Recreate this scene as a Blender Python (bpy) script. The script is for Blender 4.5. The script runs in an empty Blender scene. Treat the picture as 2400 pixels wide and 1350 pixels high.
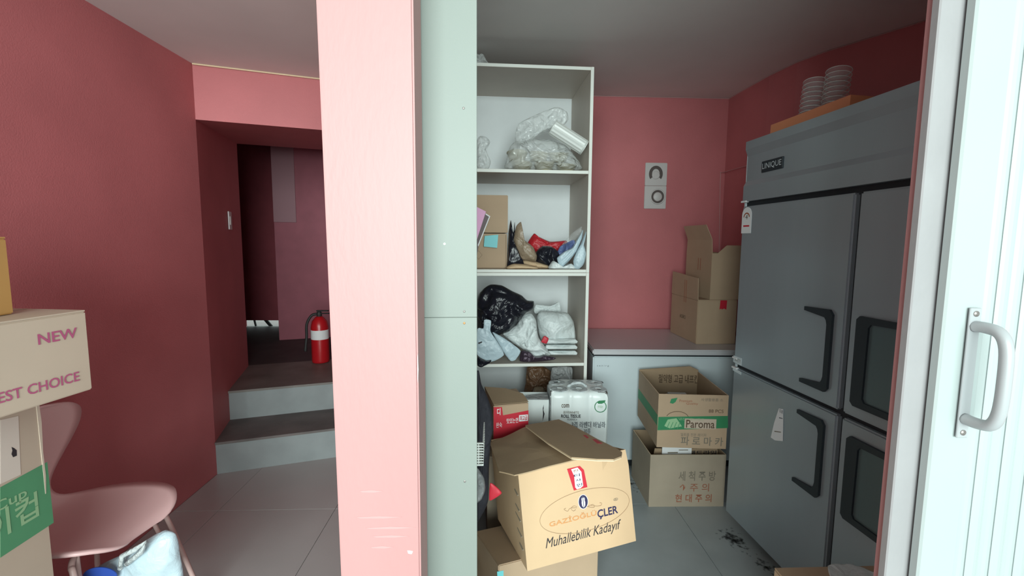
import bpy, bmesh, math, random
from mathutils import Vector, Matrix, noise, Euler
random.seed(7)
C = bpy.context.scene.collection
SC = bpy.context.scene
R = math.radians
PI = math.pi

# ------------------------------------------------------------------ camera, sky, exposure
def make_camera():
    yaw, pit, rol = 0.0395189, 0.1009550, 0.0073468
    r0 = Vector((math.cos(yaw), -math.sin(yaw), 0))
    fw = Vector((math.sin(yaw)*math.cos(pit), math.cos(yaw)*math.cos(pit), -math.sin(pit)))
    u0 = r0.cross(fw)
    rr = r0*math.cos(rol) + u0*math.sin(rol)
    up = rr.cross(fw)
    m = Matrix((rr, up, -fw)).transposed().to_4x4()
    m.translation = Vector((0, 0, 1.40))
    cd = bpy.data.cameras.new('camera'); cd.sensor_width = 36; cd.lens = 36*1060.4757/2400
    cd.clip_start = .02
    co = bpy.data.objects.new('camera', cd); C.objects.link(co); co.matrix_world = m
    SC.camera = co
make_camera()

w = bpy.data.worlds.new('world'); SC.world = w; w.use_nodes = True
bg = w.node_tree.nodes['Background']; bg.inputs[0].default_value = (.84, 1.0, .975, 1); bg.inputs[1].default_value = .62
def area(name, loc, rot, sx, sy, power, col=(1, 1, 1)):
    l = bpy.data.lights.new(name, 'AREA'); l.shape = 'RECTANGLE'; l.size = sx; l.size_y = sy; l.energy = power; l.color = col
    o = bpy.data.objects.new(name, l); C.objects.link(o); o.location = loc; o.rotation_euler = rot
    return o
# daylight from the shop front behind the photographer
area('shop_window_light', (-0.2, -4.6, 2.0), (R(88), 0, 0), 5.0, 2.6, 430, (.88, 1, .97))
SC.view_settings.view_transform = 'Standard'; SC.view_settings.look = 'None'
SC.view_settings.exposure = 0.6; SC.view_settings.gamma = 1; SC.view_settings.use_curve_mapping = False

# ------------------------------------------------------------------ materials
def srgb(r, g, b):
    f = lambda c: ((c/255+.055)/1.055)**2.4 if c > 10.3 else c/255/12.92
    return (f(r), f(g), f(b), 1)
def mat(name, col, rough=.7, metal=0, spec=.5, alpha=1, var=0, vscale=8, bump=0, bscale=60, col2=None, trans=0, coat=0, detail=4, stretch=None, bdist=.01, bdis=0):
    m = bpy.data.materials.new(name); m.use_nodes = True; nt = m.node_tree; p = nt.nodes['Principled BSDF']
    col = tuple(col)[:3]+(1,)
    p.inputs['Base Color'].default_value = col; p.inputs['Roughness'].default_value = rough; p.inputs['Metallic'].default_value = metal
    p.inputs['Specular IOR Level'].default_value = spec; p.inputs['Alpha'].default_value = alpha
    p.inputs['Transmission Weight'].default_value = trans; p.inputs['Coat Weight'].default_value = coat
    tc = nt.nodes.new('ShaderNodeTexCoord'); src = tc.outputs['Object']
    if stretch:
        mp = nt.nodes.new('ShaderNodeMapping'); mp.inputs['Scale'].default_value = stretch; nt.links.new(src, mp.inputs[0]); src = mp.outputs[0]
    if var or col2:
        n = nt.nodes.new('ShaderNodeTexNoise'); n.inputs['Scale'].default_value = vscale; n.inputs['Detail'].default_value = detail
        nt.links.new(src, n.inputs['Vector'])
        rp = nt.nodes.new('ShaderNodeValToRGB'); rp.color_ramp.elements[0].position = .3; rp.color_ramp.elements[1].position = .7
        c2 = tuple(col2)[:3]+(1,) if col2 else tuple(c*(1-var) for c in col[:3])+(1,)
        rp.color_ramp.elements[0].color = c2; rp.color_ramp.elements[1].color = col if col2 else tuple(min(1, c*(1+var*.5)) for c in col[:3])+(1,)
        nt.links.new(n.outputs[0], rp.inputs[0]); nt.links.new(rp.outputs[0], p.inputs['Base Color'])
    if bump:
        n2 = nt.nodes.new('ShaderNodeTexNoise'); n2.inputs['Scale'].default_value = bscale; n2.inputs['Detail'].default_value = 5
        nt.links.new(src, n2.inputs['Vector'])
        b = nt.nodes.new('ShaderNodeBump'); b.inputs['Strength'].default_value = bump; b.inputs['Distance'].default_value = bdist; n2.inputs['Distortion'].default_value = bdis
        nt.links.new(n2.outputs[0], b.inputs['Height']); nt.links.new(b.outputs[0], p.inputs['Normal'])
    return m
M = {}
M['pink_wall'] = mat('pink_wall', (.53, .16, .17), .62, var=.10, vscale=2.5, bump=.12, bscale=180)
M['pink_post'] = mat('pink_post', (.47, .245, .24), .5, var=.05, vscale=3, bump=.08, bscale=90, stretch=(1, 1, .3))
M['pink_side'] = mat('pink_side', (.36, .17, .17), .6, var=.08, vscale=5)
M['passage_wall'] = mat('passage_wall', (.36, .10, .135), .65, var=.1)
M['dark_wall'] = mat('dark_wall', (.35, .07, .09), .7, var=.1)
M['ceiling'] = mat('ceiling', (.78, .76, .74), .85, var=.04, vscale=3)
M['tile_l'] = mat('tile_l', (.42, .40, .395), .28, var=.05, vscale=3, bump=.02, bscale=8)
M['tile_r'] = mat('tile_r', (.40, .44, .455), .35, var=.12, vscale=5, bump=.02, bscale=8)
M['grout'] = mat('grout', (.18, .17, .16), .9)
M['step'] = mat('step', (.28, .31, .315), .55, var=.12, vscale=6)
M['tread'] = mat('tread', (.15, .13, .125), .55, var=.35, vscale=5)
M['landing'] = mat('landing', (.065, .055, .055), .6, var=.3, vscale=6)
M['concrete'] = mat('concrete', (.6, .62, .6), .9, var=.1)
M['white_trim'] = mat('white_trim', (.28, .275, .28), .5, var=.06, vscale=9, bump=.05)
M['door_white'] = mat('door_white', (.355, .405, .40), .42, var=.03, vscale=4)
M['handle_white'] = mat('handle_white', (.34, .36, .37), .35)
M['scuff'] = mat('scuff', (.52, .29, .285), .6)
M['screw'] = mat('screw', (.22, .2, .19), .4, metal=.6)
M['brass'] = mat('brass', (.4, .2, .08), .4, metal=.6)
M['panel'] = mat('panel', (.215, .245, .222), .5, var=.03, vscale=3, bump=.03, bscale=300)
M['board'] = mat('board', (.54, .48, .42), .5, var=.04, vscale=6)
M['edge'] = mat('edge', (.72, .74, .69), .5)
M['back'] = mat('back', (.72, .76, .77), .55, var=.03)
M['steel'] = mat('steel', (.36, .42, .455), .34, metal=.4, var=.06, vscale=5, bump=.015, bscale=30, stretch=(1, 1, .15))
M['steel_dark'] = mat('steel_dark', (.14, .16, .17), .45, metal=.3)
M['gasket'] = mat('gasket', (.018, .03, .038), .5)
M['gap'] = mat('gap', (.02, .025, .03), .8)
M['freezer'] = mat('freezer', (.60, .68, .71), .35, var=.03)
M['freezer_top'] = mat('freezer_top', (.56, .56, .58), .28)
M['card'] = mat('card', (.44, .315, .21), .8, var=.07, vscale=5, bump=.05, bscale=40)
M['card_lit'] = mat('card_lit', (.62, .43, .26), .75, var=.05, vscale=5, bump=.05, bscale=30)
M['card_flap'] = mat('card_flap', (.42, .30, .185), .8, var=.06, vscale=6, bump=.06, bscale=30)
M['card_pale'] = mat('card_pale', (.52, .42, .33), .75, var=.04, vscale=5)
M['card_grey'] = mat('card_grey', (.40, .33, .25), .8, var=.09, vscale=6, bump=.04)
M['card_orange'] = mat('card_orange', (.62, .36, .12), .7, var=.06)
M['card_edge'] = mat('card_edge', (.78, .62, .42), .8)
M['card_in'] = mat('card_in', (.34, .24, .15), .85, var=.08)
M['magenta'] = mat('magenta', (.42, .09, .19), .7)
M['green'] = mat('green', (.03, .22, .09), .6, var=.1)
M['green_soft'] = mat('green_soft', (.09, .30, .15), .7, var=.08)
M['green_print'] = mat('green_print', (.30, .50, .28), .7)
M['ink'] = mat('ink', (.03, .025, .03), .7)
M['ink_brown'] = mat('ink_brown', (.10, .06, .035), .8)
M['ink_faint'] = mat('ink_faint', (.20, .17, .13), .8)
M['ink_red'] = mat('ink_red', (.34, .11, .06), .8)
M['ink_orange'] = mat('ink_orange', (.62, .28, .10), .7)
M['ink_line'] = mat('ink_line', (.36, .23, .13), .7)
M['ink_navy'] = mat('ink_navy', (.025, .02, .075), .6)
M['ink_grey'] = mat('ink_grey', (.14, .16, .18), .7)
M['red_print'] = mat('red_print', (.55, .02, .04), .5)
M['white_paper'] = mat('white_paper', (.78, .79, .80), .6)
M['wrap'] = mat('wrap', (.78, .84, .83), .33, bump=.15, bscale=22)
M['wrap_clear'] = mat('wrap_clear', (.55, .60, .61), .2, bump=.5, bscale=45, bdist=.03, bdis=.8)
M['black_plastic'] = mat('black_plastic', (.012, .013, .020), .28, bump=.35, bscale=15, bdist=.03, bdis=.8)
M['black_cloth'] = mat('black_cloth', (.018, .018, .026), .8, bump=.3, bscale=60)
M['white_plastic'] = mat('white_plastic', (.66, .72, .72), .4, bump=.35, bscale=24, bdist=.03, bdis=.8)
M['blue_plastic'] = mat('blue_plastic', (.48, .60, .66), .38, bump=.3, bscale=20, bdist=.03, bdis=.8)
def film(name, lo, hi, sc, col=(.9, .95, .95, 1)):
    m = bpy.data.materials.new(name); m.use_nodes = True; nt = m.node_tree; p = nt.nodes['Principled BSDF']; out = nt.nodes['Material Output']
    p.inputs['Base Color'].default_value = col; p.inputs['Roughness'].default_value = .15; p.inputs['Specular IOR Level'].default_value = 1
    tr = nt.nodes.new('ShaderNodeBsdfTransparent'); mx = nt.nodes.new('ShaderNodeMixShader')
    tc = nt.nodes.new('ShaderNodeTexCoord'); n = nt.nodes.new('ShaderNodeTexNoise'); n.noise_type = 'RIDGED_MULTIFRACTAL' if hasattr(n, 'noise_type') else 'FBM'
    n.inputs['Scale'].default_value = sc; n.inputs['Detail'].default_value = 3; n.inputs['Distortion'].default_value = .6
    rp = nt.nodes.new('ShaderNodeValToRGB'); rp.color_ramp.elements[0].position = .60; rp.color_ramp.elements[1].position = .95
    rp.color_ramp.elements[0].color = (lo, lo, lo, 1); rp.color_ramp.elements[1].color = (hi, hi, hi, 1)  # noise ridges mix in pale streaks: highlights painted along the creases
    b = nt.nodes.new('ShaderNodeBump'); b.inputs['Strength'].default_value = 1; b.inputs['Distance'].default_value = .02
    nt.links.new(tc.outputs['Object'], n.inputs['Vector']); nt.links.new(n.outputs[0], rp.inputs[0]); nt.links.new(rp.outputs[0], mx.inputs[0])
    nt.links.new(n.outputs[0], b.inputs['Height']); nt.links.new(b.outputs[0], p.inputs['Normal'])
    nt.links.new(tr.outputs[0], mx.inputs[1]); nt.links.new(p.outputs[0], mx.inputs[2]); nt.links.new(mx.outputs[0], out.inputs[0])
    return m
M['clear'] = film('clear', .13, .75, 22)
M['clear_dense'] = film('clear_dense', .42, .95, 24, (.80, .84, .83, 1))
M['clear_hard'] = mat('clear_hard', (.85, .88, .88), .1, alpha=.13, spec=.9)
M['lid_white'] = mat('lid_white', (.68, .71, .68), .35)
M['beige_tub'] = mat('beige_tub', (.52, .49, .36), .4, var=.1, vscale=20)
M['kraft'] = mat('kraft', (.58, .42, .26), .75, bump=.2, bscale=30)
M['tan_foil'] = mat('tan_foil', (.30, .23, .16), .35, bump=.4, bscale=22, bdist=.03, bdis=.8)
M['brown_foil'] = mat('brown_foil', (.16, .085, .045), .35, bump=.5, bscale=24, bdist=.03, bdis=.8)
M['grey_foil'] = mat('grey_foil', (.42, .43, .43), .4, bump=.5, bscale=30, bdist=.03, bdis=.8)
M['red_foil'] = mat('red_foil', (.50, .02, .03), .35, bump=.4, bscale=20, bdist=.03, bdis=.8)
M['navy_foil'] = mat('navy_foil', (.10, .14, .30), .4, bump=.4, bscale=20, bdist=.03, bdis=.8)
M['teal'] = mat('teal', (.16, .55, .58), .5)
M['pink_paper'] = mat('pink_paper', (.80, .42, .66), .6)
M['dark_book'] = mat('dark_book', (.09, .055, .06), .5)
M['chair'] = mat('chair', (.70, .46, .455), .34)
M['chair_leg'] = mat('chair_leg', (.60, .42, .39), .4)
M['ext_red'] = mat('ext_red', (.45, .01, .015), .3)
M['rubber'] = mat('rubber', (.02, .02, .02), .6)
M['wire'] = mat('wire', (.55, .30, .30), .5)
M['grime'] = mat('grime', (.03, .03, .03), .9)
M['vent'] = mat('vent', (.55, .52, .51), .5)
M['vent_dark'] = mat('vent_dark', (.09, .07, .065), .6)
M['blue_label'] = mat('blue_label', (.03, .08, .38), .4)

# ------------------------------------------------------------------ mesh helpers
def mesh_of(bm, name, smooth=False):
    bmesh.ops.recalc_face_normals(bm, faces=bm.faces)
    me = bpy.data.meshes.new(name); bm.to_mesh(me); bm.free()
    if smooth:
        for p in me.polygons: p.use_smooth = True
    return me
def obj(name, bm, m=None, parent=None, loc=(0, 0, 0), rot=(0, 0, 0), smooth=False):
    me = mesh_of(bm, name, smooth) if isinstance(bm, bmesh.types.BMesh) else bm
    if m is not None and not me.materials: me.materials.append(M[m] if isinstance(m, str) else m)
    o = bpy.data.objects.new(name, me); C.objects.link(o); o.location = loc; o.rotation_euler = rot
    if parent: o.parent = parent
    return o
def tag(o, label, cat, group=None):
    o['label'] = label; o['category'] = cat
    if group: o['group'] = group
    return o
def thing(name, label, cat, loc=(0, 0, 0), rot=(0, 0, 0), group=None):
    o = bpy.data.objects.new(name, None); C.objects.link(o); o.location = loc; o.rotation_euler = rot; o.empty_display_size = .05
    return tag(o, label, cat, group)
def tilt(y, p, r):
    return (Matrix.Rotation(R(y), 3, 'Z') @ Matrix.Rotation(R(p), 3, 'X') @ Matrix.Rotation(R(r), 3, 'Y')).to_euler()
def struct(name, bm, m, **k):
    o = obj(name, bm, m, **k); o['kind'] = 'structure'; return o
def B(*boxes, bev=0, seg=1):
    bm = bmesh.new()
    for (x0, y0, z0, x1, y1, z1) in boxes:
        b2 = bmesh.ops.create_cube(bm, size=1)
        for v in b2['verts']:
            v.co = Vector((x0+(v.co.x+.5)*(x1-x0), y0+(v.co.y+.5)*(y1-y0), z0+(v.co.z+.5)*(z1-z0)))
    if bev: bmesh.ops.bevel(bm, geom=bm.edges[:], offset=bev, segments=seg, affect='EDGES')
    return bm
def prism(poly, a, b, axis='z', bm=None):
    """poly of 2D points; extruded along axis from a to b. axis z: (x,y); y: (x,z); x: (y,z)"""
    bm = bm or bmesh.new()
    f = {'z': lambda p, t: (p[0], p[1], t), 'y': lambda p, t: (p[0], t, p[1]), 'x': lambda p, t: (t, p[0], p[1])}[axis]
    A = [bm.verts.new(f(p, a)) for p in poly]; Bv = [bm.verts.new(f(p, b)) for p in poly]
    bm.faces.new(A); bm.faces.new(Bv[::-1]); n = len(poly)
    for i in range(n): bm.faces.new((A[i], Bv[i], Bv[(i+1) % n], A[(i+1) % n]))
    return bm
def tube(pts, r, seg=10, bm=None, closed=False):
    bm = bm or bmesh.new(); pts = [Vector(p) for p in pts]; n = len(pts); rings = []
    rr = r if isinstance(r, (list, tuple)) else [r]*n
    nrm = None
    for i, p in enumerate(pts):
        if closed: t = pts[(i+1) % n]-pts[i-1]
        else: t = pts[min(i+1, n-1)]-pts[max(i-1, 0)]
        t.normalize()
        if nrm is None:
            nrm = t.orthogonal().normalized()
        nrm = (nrm - t*nrm.dot(t)).normalized(); bi = t.cross(nrm)
        rings.append([bm.verts.new(p+(nrm*math.cos(2*PI*k/seg)+bi*math.sin(2*PI*k/seg))*rr[i]) for k in range(seg)])
    for i in range(n if closed else n-1):
        a, b = rings[i], rings[(i+1) % n]
        for k in range(seg): bm.faces.new((a[k], a[(k+1) % seg], b[(k+1) % seg], b[k]))
    if not closed: bm.faces.new(rings[0]); bm.faces.new(rings[-1][::-1])
    return bm

def smoothpath(pts, n=6):
    out = []; P = [Vector(p) for p in pts]
    for i in range(len(P)-1):
        p0, p1, p2, p3 = P[max(i-1, 0)], P[i], P[i+1], P[min(i+2, len(P)-1)]
        for k in range(n):
            t = k/n; out.append(.5*((2*p1)+(-p0+p2)*t+(2*p0-5*p1+4*p2-p3)*t*t+(-p0+3*p1-3*p2+p3)*t**3))
    out.append(P[-1]); return out
def lathe(prof, seg=24, bm=None, c=(0, 0, 0)):
    bm = bm or bmesh.new(); rings = []
    for r, z in prof:
        rings.append([bm.verts.new((c[0]+r*math.cos(2*PI*k/seg), c[1]+r*math.sin(2*PI*k/seg), c[2]+z)) for k in range(seg)])
    for a, b in zip(rings, rings[1:]):
        for k in range(seg): bm.faces.new((a[k], a[(k+1) % seg], b[(k+1) % seg], b[k]))
    bm.faces.new(rings[0][::-1]); bm.faces.new(rings[-1]); return bm
def resample(poly, step, smooth=True):
    if smooth:
        n = len(poly); out = []
        for i in range(n):
            p0, p1, p2, p3 = [Vector(poly[(i+k) % n]) for k in (-1, 0, 1, 2)]
            m = max(1, int((p2-p1).length/step))
            for k in range(m):
                t = k/m
                # tension softened catmull-rom
                q = .5*((2*p1)+(-p0+p2)*t+(2*p0-5*p1+4*p2-p3)*t*t+(-p0+3*p1-3*p2+p3)*t**3)
                out.append(q*.6+(p1.lerp(p2, t))*.4)
        return out
    out = []
    for i in range(len(poly)):
        a, b = Vector(poly[i]), Vector(poly[(i+1) % len(poly)]); m = max(1, int((b-a).length/step))
        for k in range(m): out.append(a.lerp(b, k/m))
    return out
def pillow(poly, front, back, step=.012, rings=9, smooth=True, centre=None, axis='y', bm=None):
    """closed sheet/cushion over a star-shaped outline. front(p, r) and back(p, r) give the offset, r = 0 centre .. 1 rim"""
    bm = bm or bmesh.new(); o = resample(poly, step, smooth); n = len(o)
    c = Vector(centre) if centre else sum(o, Vector((0, 0)))/n
    f = {'z': lambda p, t: (p[0], p[1], t), 'y': lambda p, t: (p[0], t, p[1]), 'x': lambda p, t: (t, p[0], p[1])}[axis]
    rs = [math.sin(PI/2*(k+1)/rings) for k in range(rings)]
    def side(fn):
        cv = bm.verts.new(f(c, fn(c, 0))); R_ = []
        for r in rs: R_.append([bm.verts.new(f(c.lerp(q, r), fn(c.lerp(q, r), r))) for q in o])
        for k in range(n): bm.faces.new((cv, R_[0][k], R_[0][(k+1) % n]))
        for a, b in zip(R_, R_[1:]):
            for k in range(n): bm.faces.new((a[k], b[k], b[(k+1) % n], a[(k+1) % n]))
        return R_[-1]
    A = side(front); Z = side(back)
    for k in range(n): bm.faces.new((A[k], A[(k+1) % n], Z[(k+1) % n], Z[k]))
    return bm
def crumple(T, amp, sc, seed, ridge=True):
    def fn(p, r):
        v = Vector((p[0]*sc, p[1]*sc, seed*3.7))
        wv = Vector((noise.noise(v*.7+Vector((9, 0, 0))), noise.noise(v*.7+Vector((0, 9, 0))), 0))*1.1
        n = 1-abs(noise.noise(v+wv))*3.2
        n2 = 1-abs(noise.noise((v+wv)*2.1+Vector((5, 1, 2))))*3.2
        n3 = 1-abs(noise.noise((v+wv)*4.3+Vector((1, 7, 2))))*3.2
        e = math.sqrt(max(0, 1-r**2.4))
        return T*e*(.85+.12*n)+amp*(n*.75+n2*.45+n3*.22)*min(1, (1-r)*5+.10)
    return fn
def bag(name, poly, y, T, m, amp=.008, sc=14, seed=1, zmin=None, label=None, cat=None, group=None, parent=None, smooth=True, step=.006, centre=None, rings=18, back=.5, shade=True):
    if zmin is not None: poly = [(p[0], max(p[1], zmin)) for p in poly]
    cf = crumple(T, amp, sc, seed); cb = crumple(T*back, amp, sc, seed+9)
    bm = pillow(poly, lambda p, r: y-cf(p, r)-.001, lambda p, r: y+cb(p, r)+.001, step, rings, smooth, centre)
    if zmin is not None:
        for v in bm.verts: v.co.z = max(v.co.z, zmin)
    o = obj(name, bm, m, parent, smooth=shade)
    if label: tag(o, label, cat, group)
    return o
def text(s, p0, p1, m, parent, face='front', off=.0012, bold=0, shear=0, name='printed_text', keep=False):
    """lettering scaled to the box p0..p1 on a face of its parent; face front: local y = -off; left: local x = -off; top given as number z"""
    cu = bpy.data.curves.new('t', 'FONT'); cu.body = s; cu.size = 1; cu.shear = shear; cu.offset = bold; cu.resolution_u = 3
    to = bpy.data.objects.new('t', cu); C.objects.link(to)
    dg = bpy.context.evaluated_depsgraph_get(); me = bpy.data.meshes.new_from_object(to.evaluated_get(dg))
    bpy.data.objects.remove(to); me.name = name
    if not me.vertices: return None
    xs = [v.co.x for v in me.vertices]; ys = [v.co.y for v in me.vertices]
    x0, x1, y0, y1 = min(xs), max(xs), min(ys), max(ys)
    for v in me.vertices:
        a = (v.co.x-x0)/max(1e-6, x1-x0); b = (v.co.y-y0)/max(1e-6, y1-y0)
        X = p0[0]+a*(p1[0]-p0[0]); Z = p0[1]+b*(p1[1]-p0[1])
        if keep: Z = p0[1]+(v.co.y-y0)*(p1[0]-p0[0])/(x1-x0)
        if face == 'front': v.co = (X, -off, Z)
        elif face == 'inback': v.co = (X, off, Z)
        elif face == 'left': v.co = (-off, -X, Z)
    me.materials.append(M[m]); o = bpy.data.objects.new(name, me); C.objects.link(o); o.parent = parent
    return o
def ring(cx, cz, rx, rz, t, y=-.0012, th=.0006, seg=48, a0=0, a1=2*PI, bm=None, rotd=0):
    bm = bm or bmesh.new(); full = abs(a1-a0-2*PI) < 1e-6; A = []; n = seg if full else seg+1
    cr, sr = math.cos(R(rotd)), math.sin(R(rotd))
    for k in range(n):
        a = a0+(a1-a0)*k/seg; row = []
        for rr, yy in ((-t/2, y), (t/2, y), (t/2, y+th), (-t/2, y+th)):
            px, pz = (rx+rr)*math.cos(a), (rz+rr)*math.sin(a)
            row.append(bm.verts.new((cx+px*cr-pz*sr, yy, cz+px*sr+pz*cr)))
        A.append(row)
    for i in range(n if full else n-1):
        a, b = A[i], A[(i+1) % n]
        for k in range(4): bm.faces.new((a[k], b[k], b[(k+1) % 4], a[(k+1) % 4]))
    if not full: bm.faces.new(A[0]); bm.faces.new(A[-1][::-1])
    return bm
def patch(poly, parent, m, name='printed_band', y=-.0008, th=.0006, axis='y'):
    return obj(name, prism(poly, y, y+th, axis), m, parent)
def rect(p0, p1): return [(p0[0], p0[1]), (p1[0], p0[1]), (p1[0], p1[1]), (p0[0], p1[1])]

# ------------------------------------------------------------------ room shell
ZL, ZR = 2.362, 2.462
# screed under the tiles and floor tiles
struct('floor', B((-3.6, -3.2, -.06, 2.6, 3.5, -.006)), 'grout')
fl = bpy.data.objects['floor']
g = .0025
for i in range(-2, 6):
    for j in range(-5, 4):
        x0 = -.83+.6*i-.6; y0 = 2.28+.6*(j-3)
        x1, y1 = x0+.6, y0+.6
        x0 = max(x0, -1.66); x1 = min(x1, 2.3); y1 = min(y1, 3.38)
        if x1-x0 < .03 or y1-y0 < .03: continue
        o = obj('floor_tile', B((x0+g/2, y0+g/2, -.006, x1-g/2, y1-g/2, 0), bev=.0006), 'tile_l' if x1 < -.2 else 'tile_r', fl)
cl = struct('ceiling', B((-1.9, .35, ZL, -.24, 3.12, ZL+.25), (-.24, .35, ZR, 2.7, 3.6, ZR+.15)), 'ceiling')
struct('wall_left', B((-1.86, -1.2, 0, -1.66, 2.66, ZL)), 'pink_wall')
# wall with the stepped opening, its plan turned 17.5 degrees
ux, uy = math.cos(R(17.5)), math.sin(R(17.5))
def q(s, t): return (-1.66+ux*s-uy*t, 2.66+uy*s+ux*t)
bm = prism([q(-.2, 0), q(1.36, 0), q(1.36, 1.0), q(-.25, 1.0)], 2.065, ZL, 'z')
for v in bm.verts:
    if v.co.z < 2.1 and v.co.y > 3.4: v.co.z = 2.13
struct('trim_1', bm, 'pink_wall')                                    # lintel over the steps
struct('wall_passage', prism([(-1.66, 2.66), q(.0, 1.0), (-3.6, 3.1), (-3.6, 2.66)], 0, 2.5, 'z'), 'pink_wall')
struct('wall_partition', B((-.445, 1.26, 0, -.415, 4.9, ZR)), 'pink_wall')
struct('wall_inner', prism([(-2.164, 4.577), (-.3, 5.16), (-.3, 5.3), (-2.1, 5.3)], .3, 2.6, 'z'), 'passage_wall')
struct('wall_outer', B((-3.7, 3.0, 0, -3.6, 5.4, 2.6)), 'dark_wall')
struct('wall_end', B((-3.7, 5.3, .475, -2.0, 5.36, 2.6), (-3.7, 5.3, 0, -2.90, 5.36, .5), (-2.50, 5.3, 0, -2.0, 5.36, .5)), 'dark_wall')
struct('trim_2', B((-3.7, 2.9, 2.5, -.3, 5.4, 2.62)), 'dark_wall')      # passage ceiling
obj('gap_bar', prism([(-2.80, .40), (-2.785, .40), (-2.80, .475), (-2.815, .475)], 5.34, 5.36, 'y'), 'rubber', bpy.data.objects['wall_end'])
obj('gap_bar', prism([(-2.64, .40), (-2.60, .40), (-2.66, .475), (-2.70, .475)], 5.34, 5.36, 'y'), 'rubber', bpy.data.objects['wall_end'])
struct('ground_outside', B((-6, 5.3, .30, 2, 12, .398)), 'concrete')
# steps
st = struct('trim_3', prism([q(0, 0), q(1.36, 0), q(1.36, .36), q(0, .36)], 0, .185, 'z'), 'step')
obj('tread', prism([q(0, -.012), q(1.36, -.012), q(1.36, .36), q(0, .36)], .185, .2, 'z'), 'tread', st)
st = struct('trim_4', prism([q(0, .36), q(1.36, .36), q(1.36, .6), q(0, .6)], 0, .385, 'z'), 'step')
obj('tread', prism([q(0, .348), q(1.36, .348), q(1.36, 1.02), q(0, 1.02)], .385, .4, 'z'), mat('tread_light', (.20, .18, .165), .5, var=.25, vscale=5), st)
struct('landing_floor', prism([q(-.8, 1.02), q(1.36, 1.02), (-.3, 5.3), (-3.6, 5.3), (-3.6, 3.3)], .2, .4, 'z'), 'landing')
# pale reflection on the passage wall, painted as a thin flat slab
def qb(s, t): return (-2.164+.954*s+.298*t, 4.577+.298*s-.954*t)
bp = prism([qb(.0, .004), qb(.2, .004), qb(.2, .018), qb(.0, .018)], 1.58, 2.33, 'z')
tag(obj('painted_reflection', bp, mat('reflection_mauve', (.34, .17, .20), .6)), 'pale mauve painted reflection on the pink wall of the dark passage', 'board')
# right room
struct('wall_back', B((-.40, 3.38, 0, 1.95, 3.55, ZR)), 'pink_wall')
wr = [(1.716, 3.40), (1.768, 2.70), (2.057, 2.16), (2.40, 1.50), (2.40, .70), (2.6, .70), (2.6, 3.55), (1.75, 3.55)]
bm = bmesh.new(); wr = [(1.716, 3.40), (1.722, 3.2), (1.735, 2.92), (1.768, 2.70), (1.83, 2.54), (2.057, 2.16), (2.40, 1.50), (2.40, .5), (2.6, .5), (2.6, 3.55), (1.75, 3.55)]
struct('wall_right', prism(wr, 0, ZR, 'z'), 'pink_wall')
struct('wall_front', B((.80, .712, 0, 2.6, .80, ZR)), 'pink_wall')
tr = struct('trim_5', B((.664, .700, 0, .95, .711, ZR)), 'pink_side')
struct('trim_6', B((.659, .684, 0, .95, .699, ZR), bev=.002), 'white_trim')
# thin pale bead where the walls meet the ceiling
bm = tube([(-1.655, 2.652, ZL-.004), (-.45, 3.035, ZL-.004)], .004, 6); struct('trim_7', bm, 'card_edge')
bm = tube([(.3, 3.377, ZR-.004), (1.716, 3.377, ZR-.004), (1.733, 2.92, ZR-.004), (1.765, 2.70, ZR-.004), (1.828, 2.54, ZR-.004), (2.052, 2.16, ZR-.004), (2.395, 1.5, ZR-.004)], .003, 6); struct('trim_8', bm, 'wire')

# pink post
bm = B((-.350, .945, 0, -.161, 1.045, ZR), bev=.004, seg=2)
for v in bm.verts:
    if v.co.x < -.3: v.co.x += .019-.0095*v.co.z
po = struct('pillar', bm, 'pink_post')
obj('paint_chip', prism([(-.1615, 1.10), (-.1603, 1.13), (-.1608, 1.165), (-.1618, 1.15), (-.1622, 1.11)], .9445, .9465, 'y'), 'white_paper', po)
obj('paint_chip', pillow([(-0.190,0.720),(-0.178,0.718),(-0.180,0.712),(-0.188,0.713)], lambda p, r: .9447, lambda p, r: .946, .004, 2), 'white_paper', po)
for (u0, z0, ln) in ((-.30, .80, .10), (-.28, .775, .11), (-.265, .755, .08), (-.29, .86, .05), (-.27, .73, .05)):
    pts = [(u0, z0), (u0+ln*.5, z0+.002), (u0+ln, z0-.001), (u0+ln*.6, z0-.004), (u0+ln*.1, z0-.003)]
    obj('paint_scuff', prism(pts, .9446, .946, 'y'), M['scuff'], po)

# light switch on the reveal of the stepped opening
sx, sy = q(0, .62)
sw = thing('light_switch', 'small white light switch on the pink side wall of the stepped opening', 'switch', (sx+.004, sy+.001, 1.535), (0, 0, R(17.5)))
obj('cover_plate', B((0, -.038, -.062, .008, .038, .062), bev=.002), 'white_paper', sw)
obj('rocker', B((.006, -.02, -.03, .012, .02, .03), bev=.002), 'lid_white', sw)

# ------------------------------------------------------------------ accordion door
ad = thing('accordion_door', 'white folding accordion door stacked at the right edge of the view', 'door', (.695, .684, 0))
obj('lead_post', B((0, -.020, 0, .062, -.002, ZR), bev=.003), 'door_white', ad)
for k in range(11):
    x = .062+k*.021
    bm = prism([(x+.0, -.004), (x+.0003, -.0155-.001*(k % 2)), (x+.005, -.0185), (x+.0105, -.0195), (x+.016, -.0185), (x+.0208, -.0155-.001*(k % 2)), (x+.021, -.004)], 0, ZR, 'z')
    obj('fold', bm, 'door_white', ad)
dh = obj('handle_plate', B((.034, -.0265, 1.098, .052, -.0225, 1.305), bev=.0012), 'handle_white', ad)
hp = smoothpath([(.043, -.026, 1.276), (.044, -.040, 1.277), (.045, -.060, 1.272), (.046, -.070, 1.25), (.046, -.072, 1.20), (.046, -.070, 1.155), (.045, -.062, 1.134), (.044, -.044, 1.129), (.043, -.026, 1.130)], 5)
obj('grip', tube(hp, .0085, 14), 'handle_white', ad, smooth=True)
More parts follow.
